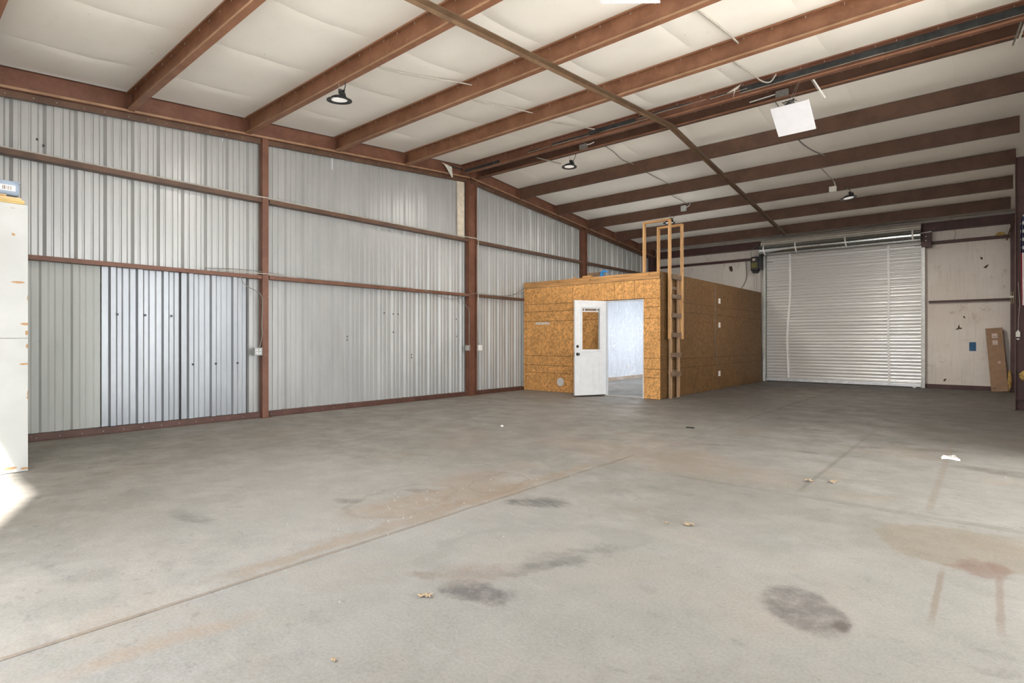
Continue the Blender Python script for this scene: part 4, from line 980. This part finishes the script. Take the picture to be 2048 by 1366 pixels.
cable([(0.10, 8.28, 2.17), (0.11, 8.35, 2.02), (0.12, 8.49, 1.90), (0.12, 8.53, 1.75), (0.12, 8.525, 1.3), (0.12, 8.53, 1.08)], 0.007, WIREG, 'grey drop cable on the ridge column above its outlet box', 'wall_cable')
def wall_outlet(x, y, z, label, mat, two=True, axis='x'):
    t = thing('outlet_box', label, 'electrical box', (x, y, z))
    MB().box(x-0.05, x, y-0.06, y+0.06, z-0.06, z+0.06).build('box', mat, t, bevel=0.005)
    for dy in ((-0.012, 0.035) if two else (0.0,)):
        for dz in (-0.022, 0.022):
            MB().tube([(x, y+dy-0.012, z+dz), (x+0.006, y+dy-0.012, z+dz)], 0.0105, 12).build('receptacle', WHITEP, t)
GB = plain('grey_steel_box', (0.36, 0.37, 0.36), 0.45, 0.4)
wall_outlet(0.14, 3.95, 1.03, 'grey steel outlet box on the near side of the first wall column', GB)
wall_outlet(0.15, 8.47, 1.04, 'grey steel outlet box on the near side of the ridge column', GB, False)
wall_outlet(0.13, 8.87, 1.04, 'white and black outlet box on the far side of the ridge column', WHITEP, False)

# ------------------------------------------------------------------ cabinet at the left edge with boards and a bin
t = thing('storage_cabinet', 'tall white painted plywood cabinet with chipped edges at the left edge', 'cabinet', (1.6, 0.4, 0))
def cp(p, q, name='plywood_panel', **k):
    (xa, ya, za), (xb, yb, zb) = p, q
    return MB().box(xa, xb, ya, yb, za, zb).build(name, CABM, t, bevel=0.003, **k)
cp((1.932, -0.38, 0.004), (1.95, 0.985, 1.218)); cp((1.932, -0.38, 1.221), (1.95, 0.985, 2.44))
cp((1.35, 0.967, 0.004), (1.932, 0.985, 1.218)); cp((1.35, 0.967, 1.221), (1.932, 0.985, 2.44))
cp((1.35, -0.38, 0.004), (1.368, 0.967, 1.218)); cp((1.35, -0.38, 1.221), (1.368, 0.967, 2.44))
cp((1.368, -0.38, 0.004), (1.932, -0.362, 2.44)); cp((1.368, -0.362, 2.42), (1.932, 0.967, 2.438), 'top_panel')
tb = t
for (ya, yb, za, zb, xa, xb, l, mt) in ((-0.35, 0.965, 2.444, 2.482, 1.80, 1.93, 'thick yellowish board lowest on top of the white cabinet', 'y'), (-0.30, 0.945, 2.484, 2.506, 1.78, 1.91, 'thin pale board above the thick one on the cabinet', 'p'), (-0.30, 0.842, 2.508, 2.520, 1.80, 1.92, 'short thin board directly under the blue grey bin', 'p')):
    solo(MB().box(xa, xb, ya, yb, za, zb), 'lumber_board', mat_wood('stored_'+mt, (0.66, 0.48, 0.20) if mt == 'y' else (0.62, 0.42, 0.22), 1, False), l, 'board', ((xa+xb)/2, yb, za), bevel=0.003)
t = thing('storage_bin', 'blue grey plastic bin with a white barcode sticker on the cabinet top', 'bin', (1.8, 0.7, 2.522))
BING = plain('blue_grey_plastic', (0.27, 0.33, 0.42), 0.45)
m = MB(); m.box(1.60, 1.90, 0.35, 0.935, 2.522, 2.655)
m.build('bin_body', BING, t, bevel=0.02)
MB().box(1.59, 1.905, 0.34, 0.94, 2.635, 2.65).build('bin_rim', BING, t, bevel=0.005)
MB().box(1.9005, 1.902, 0.70, 0.905, 2.560, 2.612).build('barcode_sticker', WHITEP, t)
m = MB(); yy = 0.815
for w_, g_ in ((8, 3), (4, 4), (10, 3), (3, 6), (4, 12), (4, 4), (6, 4), (3, 10), (3, 3), (5, 4), (3, 4)):
    m.box(1.902, 1.9026, yy, yy+w_*0.0006, 2.568, 2.604); yy += (w_+g_)*0.0006
m.build('barcode_bars', PRINT, t)

# ------------------------------------------------------------------ far right corner
t = thing('cardboard_box', 'tall flat cardboard box leaning in the far right corner', 'box', (8.85, 17.36, 0.0), rot=(math.radians(-5), math.radians(-4.2), 0))
O = Vector((0, 0, 0))
MB().box(-0.15, 0.155, -0.05, 0.05, 0.0, 1.50).build('carton', CARD, t, O, bevel=0.004)
for (a, b_, c_, d_) in ((-0.045, 0.055, 1.26, 1.37), (-0.045, 0.05, 1.10, 1.21), (0.02, 0.065, 0.66, 0.715)):
    MB().box(a, b_, -0.0515, -0.05, c_, d_).build('shipping_label', LABELM, t, O)
m = MB()
for q in range(3): m.box(-0.03, 0.045, -0.0522, -0.0515, 1.28+q*0.012, 1.284+q*0.012)
m.box(-0.025, 0.03, -0.0522, -0.0515, 1.185, 1.19).box(-0.02, 0.03, -0.0522, -0.0515, 1.12, 1.126).box(0.035, 0.05, -0.0522, -0.0515, 0.68, 0.70)
m.box(-0.12, -0.06, -0.0522, -0.05, 0.06, 0.085).build('printed_marks', PRINT, t, O)
solo(MB().box(8.29, 8.42, YF-0.004, YF-0.001, 0.945, 1.16), 'tape_patch', BLUET, 'square blue tape patch on the far wall left of the cardboard box', 'tape', (8.35, YF, 1.05))
# torn holes in the far wall vinyl
def torn(x, z, pts, label):
    m = MB(); m.add([(x+a, YF-0.003, z+b_) for a, b_ in pts], [tuple(range(len(pts)))])
    return solo(m, 'wall_tear', plain('torn_hole', (0.07, 0.05, 0.03), 0.9), label, 'tear', (x, YF, z))
torn(8.10, 1.50, [(-0.08, -0.02), (-0.03, 0.0), (-0.02, 0.05), (0.0, 0.10), (0.01, 0.02), (0.06, 0.01), (0.04, -0.02), (0.0, -0.015), (-0.03, -0.035)], 'dark ragged tear in the far wall above and left of the blue tape')
torn(8.20, 1.77, [(-0.03, 0.03), (0.0, 0.03), (0.02, -0.03), (-0.01, -0.02)], 'small dark hole in the far wall beneath the mid height girt')
torn(8.60, 2.98, [(-0.05, -0.02), (0.02, 0.04), (0.06, 0.05), (0.03, 0.0), (0.01, -0.04)], 'dark v shaped tear in the far wall between the two girts')
torn(8.52, 3.18, [(-0.03, 0.03), (0.01, 0.04), (0.03, 0.0), (0.0, -0.03)], 'small round hole in the far wall above the v shaped tear')
torn(7.82, 0.20, [(-0.03, 0.0), (-0.01, 0.04), (0.03, 0.05), (0.02, 0.01), (-0.01, -0.03)], 'dark nick low on the far wall right of the roller door')
torn(2.55, 3.42, [(-0.06, 0.08), (0.03, 0.10), (0.06, 0.0), (0.05, -0.08), (-0.02, -0.06), (-0.04, 0.0)], 'dark torn flap on the far wall above the booth')
cable([(3.02, YF-0.05, 3.62), (3.04, YF-0.04, 3.35), (3.03, YF-0.04, 3.1), (2.95, YF-0.04, 2.9), (2.80, YF-0.04, 2.72)], 0.010, WIREG, 'dark cord hanging on the far wall between booth and door motor', 'hanging_cord')
cable([(8.0, YF-0.03, 3.95), (8.03, YF-0.03, 3.86), (8.02, YF-0.03, 3.78), (7.99, YF-0.03, 3.70)], 0.006, WIRE, 'thin brown cord hanging from the eave beam right of the roller door', 'hanging_cord')
def tuft(c, r, label, seed, sq=(1, 1, 1)):
    bm = bmesh.new(); bmesh.ops.create_icosphere(bm, subdivisions=4, radius=1.0)
    m = MB()
    for v in bm.verts:
        n_ = 1+0.45*mnoise.noise(v.co*2.3+Vector((seed, 0, 0)))+0.30*mnoise.noise(v.co*6+Vector((seed, 5, 0)))
        m.v.append(Vector(c)+Vector((v.co.x*n_*r*sq[0], v.co.y*n_*r*sq[1], v.co.z*n_*r*sq[2])))
    m.f = [tuple(v.index for v in f.verts) for f in bm.faces]; bm.free()
    return solo(m, 'insulation_tuft', FOAMY, label, 'insulation', c)
tuft((9.135, 12.89, 0.60), 0.075, 'yellow insulation tuft stuck on the right edge column', 1.0, (1, 0.5, 1))
tuft((8.86, YF-0.09, 3.725), 0.05, 'yellow brown insulation tuft on the upper far girt', 2.0, (1.6, 0.6, 0.7))
tuft((9.02, 17.22, 0.28), 0.08, 'yellow insulation tuft on the floor corner behind the cardboard box', 3.0, (0.35, 0.6, 2.6))
def diag(p0, p1, w, label):
    return solo(MB().obox(p0, p1, w, 0.02, (0, 1, 0)), 'corner_brace', OXG, label, 'brace', p0)
diag((9.10, 17.1, 4.02), (8.97, 17.35, 3.54), 0.03, 'slanting brown brace at the far right corner')
diag((9.10, 17.2, 3.35), (9.02, 17.5, 2.2), 0.0, 'x') if False else None
t = thing('girt_clip', 'bolted clip with two upright rods where far girt meets the corner column', 'bracket', (9.06, 17.2, 2.15))
for q in (0, 1): MB().tube([(9.05+q*0.035, 17.289, 2.05), (9.055+q*0.035, 17.289, 2.33)], 0.011, 6).build('rod', plain('brassy', (0.30, 0.24, 0.13), 0.5), t)
for q in (0, 1): MB().box(9.03+q*0.035, 9.055+q*0.035, 17.27, 17.30, 2.19, 2.23).build('nut', WHITEP, t)
# flag on the right column
m = MB()
def ff(u, v):
    xx = 9.062+0.10*u+0.018*v*(1-u); yy = 12.84+0.016*math.sin(u*16)+0.008*math.sin(v*20); z = 3.34-(3.34-1.80)*v
    if v < 0.1: xx += (0.1-v)*0.3*(1-u)
    return (xx, yy, z)
m.grid(ff, 24, 40)
fo = solo(m, 'national_flag', FLAGM, 'starred and striped flag hanging in folds on the right edge column', 'flag', (9.1, 12.84, 2.5), solid=0.003)
at = fo.data.attributes.new('fuv', 'FLOAT_VECTOR', 'POINT')
for i_, v in enumerate(fo.data.vertices):
    w_ = v.co+Vector((9.1, 12.84, 2.5)); at.data[i_].vector = ((w_.x-9.06)/0.35, (3.34-w_.z)/1.54*1.0, 0)
t = thing('column_box', 'white electrical box on the right edge column below the flag', 'electrical box', (9.035, 12.87, 1.31))
MB().box(9.005, 9.06, 12.82, 12.868, 1.26, 1.35).build('box', WHITEP, t, bevel=0.004)
MB().box(9.02, 9.045, 12.83, 12.868, 1.35, 1.375).build('connector', WHITEP, t)
MB().box(9.015, 9.05, 12.84, 12.868, 1.215, 1.235).build('clamp', WHITEP, t)
cable([(9.035, 12.85, 1.38), (9.04, 12.86, 1.6), (9.055, 12.86, 1.8), (9.04, 12.87, 2.1), (9.035, 12.87, 2.2)], 0.003, WIRE, 'thin white wire rising from the white box on the right column', 'wall_cable')

# ------------------------------------------------------------------ litter on the floor
def leaf_o(x, y_, s_, label, seed, mat=LEAFM, name='dry_leaf', cat='leaf'):
    rr = random.Random(seed); m = MB(); n = 14; ring = []
    for q in range(n):
        a = 2*math.pi*q/n; r = s_*(0.55+0.45*(q % 2))*(0.8+0.4*rr.random())
        ring.append((x+r*math.cos(a), y_+r*0.7*math.sin(a), 0.004+s_*0.5*rr.random()))
    m.add(ring+[(x, y_, s_*0.35)], [(q, (q+1) % n, n) for q in range(n)])
    return solo(m, name, mat, label, cat, (x, y_, 0.0), solid=0.0015)
leaf_o(6.66, 1.72, 0.030, 'curled brown leaf on the floor at bottom centre', 1); leaf_o(6.635, 1.70, 0.022, 'smaller half of the curled leaf at bottom centre', 11)
leaf_o(7.18, 3.48, 0.040, 'pale dry leaf on the floor right of centre', 2)
leaf_o(6.79, 1.146, 0.016, 'tiny brown leaf at the bottom edge of the floor', 3)
leaf_o(7.487, 5.235, 0.042, 'dry leaf beside the floor joint, left of a pair', 4)
leaf_o(7.655, 5.32, 0.042, 'dry leaf beside the floor joint, right of a pair', 5)
leaf_o(7.05, 3.42, 0.018, 'small reddish leaf crumb left of the pale dry leaf', 6)
m = MB(); rr = random.Random(5)
def pf(u, v): return (8.28+0.15*u+0.012*rr.random(), 7.10+0.10*v*(0.5+0.5*math.sin(math.pi*u))+0.02*math.sin(u*5), 0.003+(0.015+0.045*abs(math.sin(u*4.2+v*3)))*(0.4+0.6*rr.random())*math.sin(math.pi*v)*math.sin(math.pi*(0.1+0.8*u)))
m.grid(pf, 10, 6)
solo(m, 'crumpled_paper', PAPER, 'crumpled white paper on the floor at the right', 'paper', (8.35, 7.15, 0), solid=0.0015)
solo(MB().box(5.49, 5.60, 7.36, 7.39, 0.0, 0.014), 'black_strap', BLACK, 'short black scrap on the floor in front of the booth', 'scrap', (5.54, 7.37, 0))
solo(MB().box(3.475, 3.51, 5.79, 5.81, 0.0, 0.02), 'white_chip', PAPER, 'small white chip on the floor at mid left', 'scrap', (3.49, 5.8, 0))
solo(MB().box(7.19, 7.26, 17.30, 17.36, 0.0, 0.03), 'white_chip', PAPER, 'small pale chip under the right end of the roller door', 'scrap', (7.22, 17.33, 0), bevel=0.006)
rr = random.Random(12); crumb = MB().box(-0.006, 0.006, -0.004, 0.004, 0, 0.006)
for k in range(110):
    x_, y_ = rr.uniform(0.4, 9.0), rr.uniform(0.9, 11.0)
    if k > 70: x_, y_ = rr.gauss(5.55, 0.25), rr.uniform(1.6, 4.2)
    crumb.v; s_ = rr.uniform(0.25, 0.7)
    crumb.obox((x_-0.006*s_, y_, 0.003), (x_+0.006*s_, y_+0.004*s_, 0.003), 0.007*s_, 0.005)
tag(solo(crumb, 'floor_grit', plain('pale_grit', (0.5, 0.45, 0.38), 0.8), 'pale crumbs scattered over the concrete floor, thickest along the joint', 'debris', (5.5, 2.5, 0)), kind='stuff')
# lamp inside the booth (its ceiling fixture)
t = thing('booth_ceiling_light', 'white strip light on the ceiling inside the plywood booth', 'lamp', (1.9, 13.0, 2.44))
MB().box(1.3, 2.5, 12.9, 13.1, 2.41, 2.455).build('fixture', WHITEP, t)
area('booth_light', (1.9, 13.0, 2.40), (0, 0, 0), 1.2, 0.3, 42, (0.93, 0.96, 1.0))
area('booth_fill_light', (2.6, 15.8, 1.6), (0, math.radians(70), 0), 1.0, 1.0, 34, (0.90, 0.95, 1.0))  # light added to brighten the booth lining; no window stands here
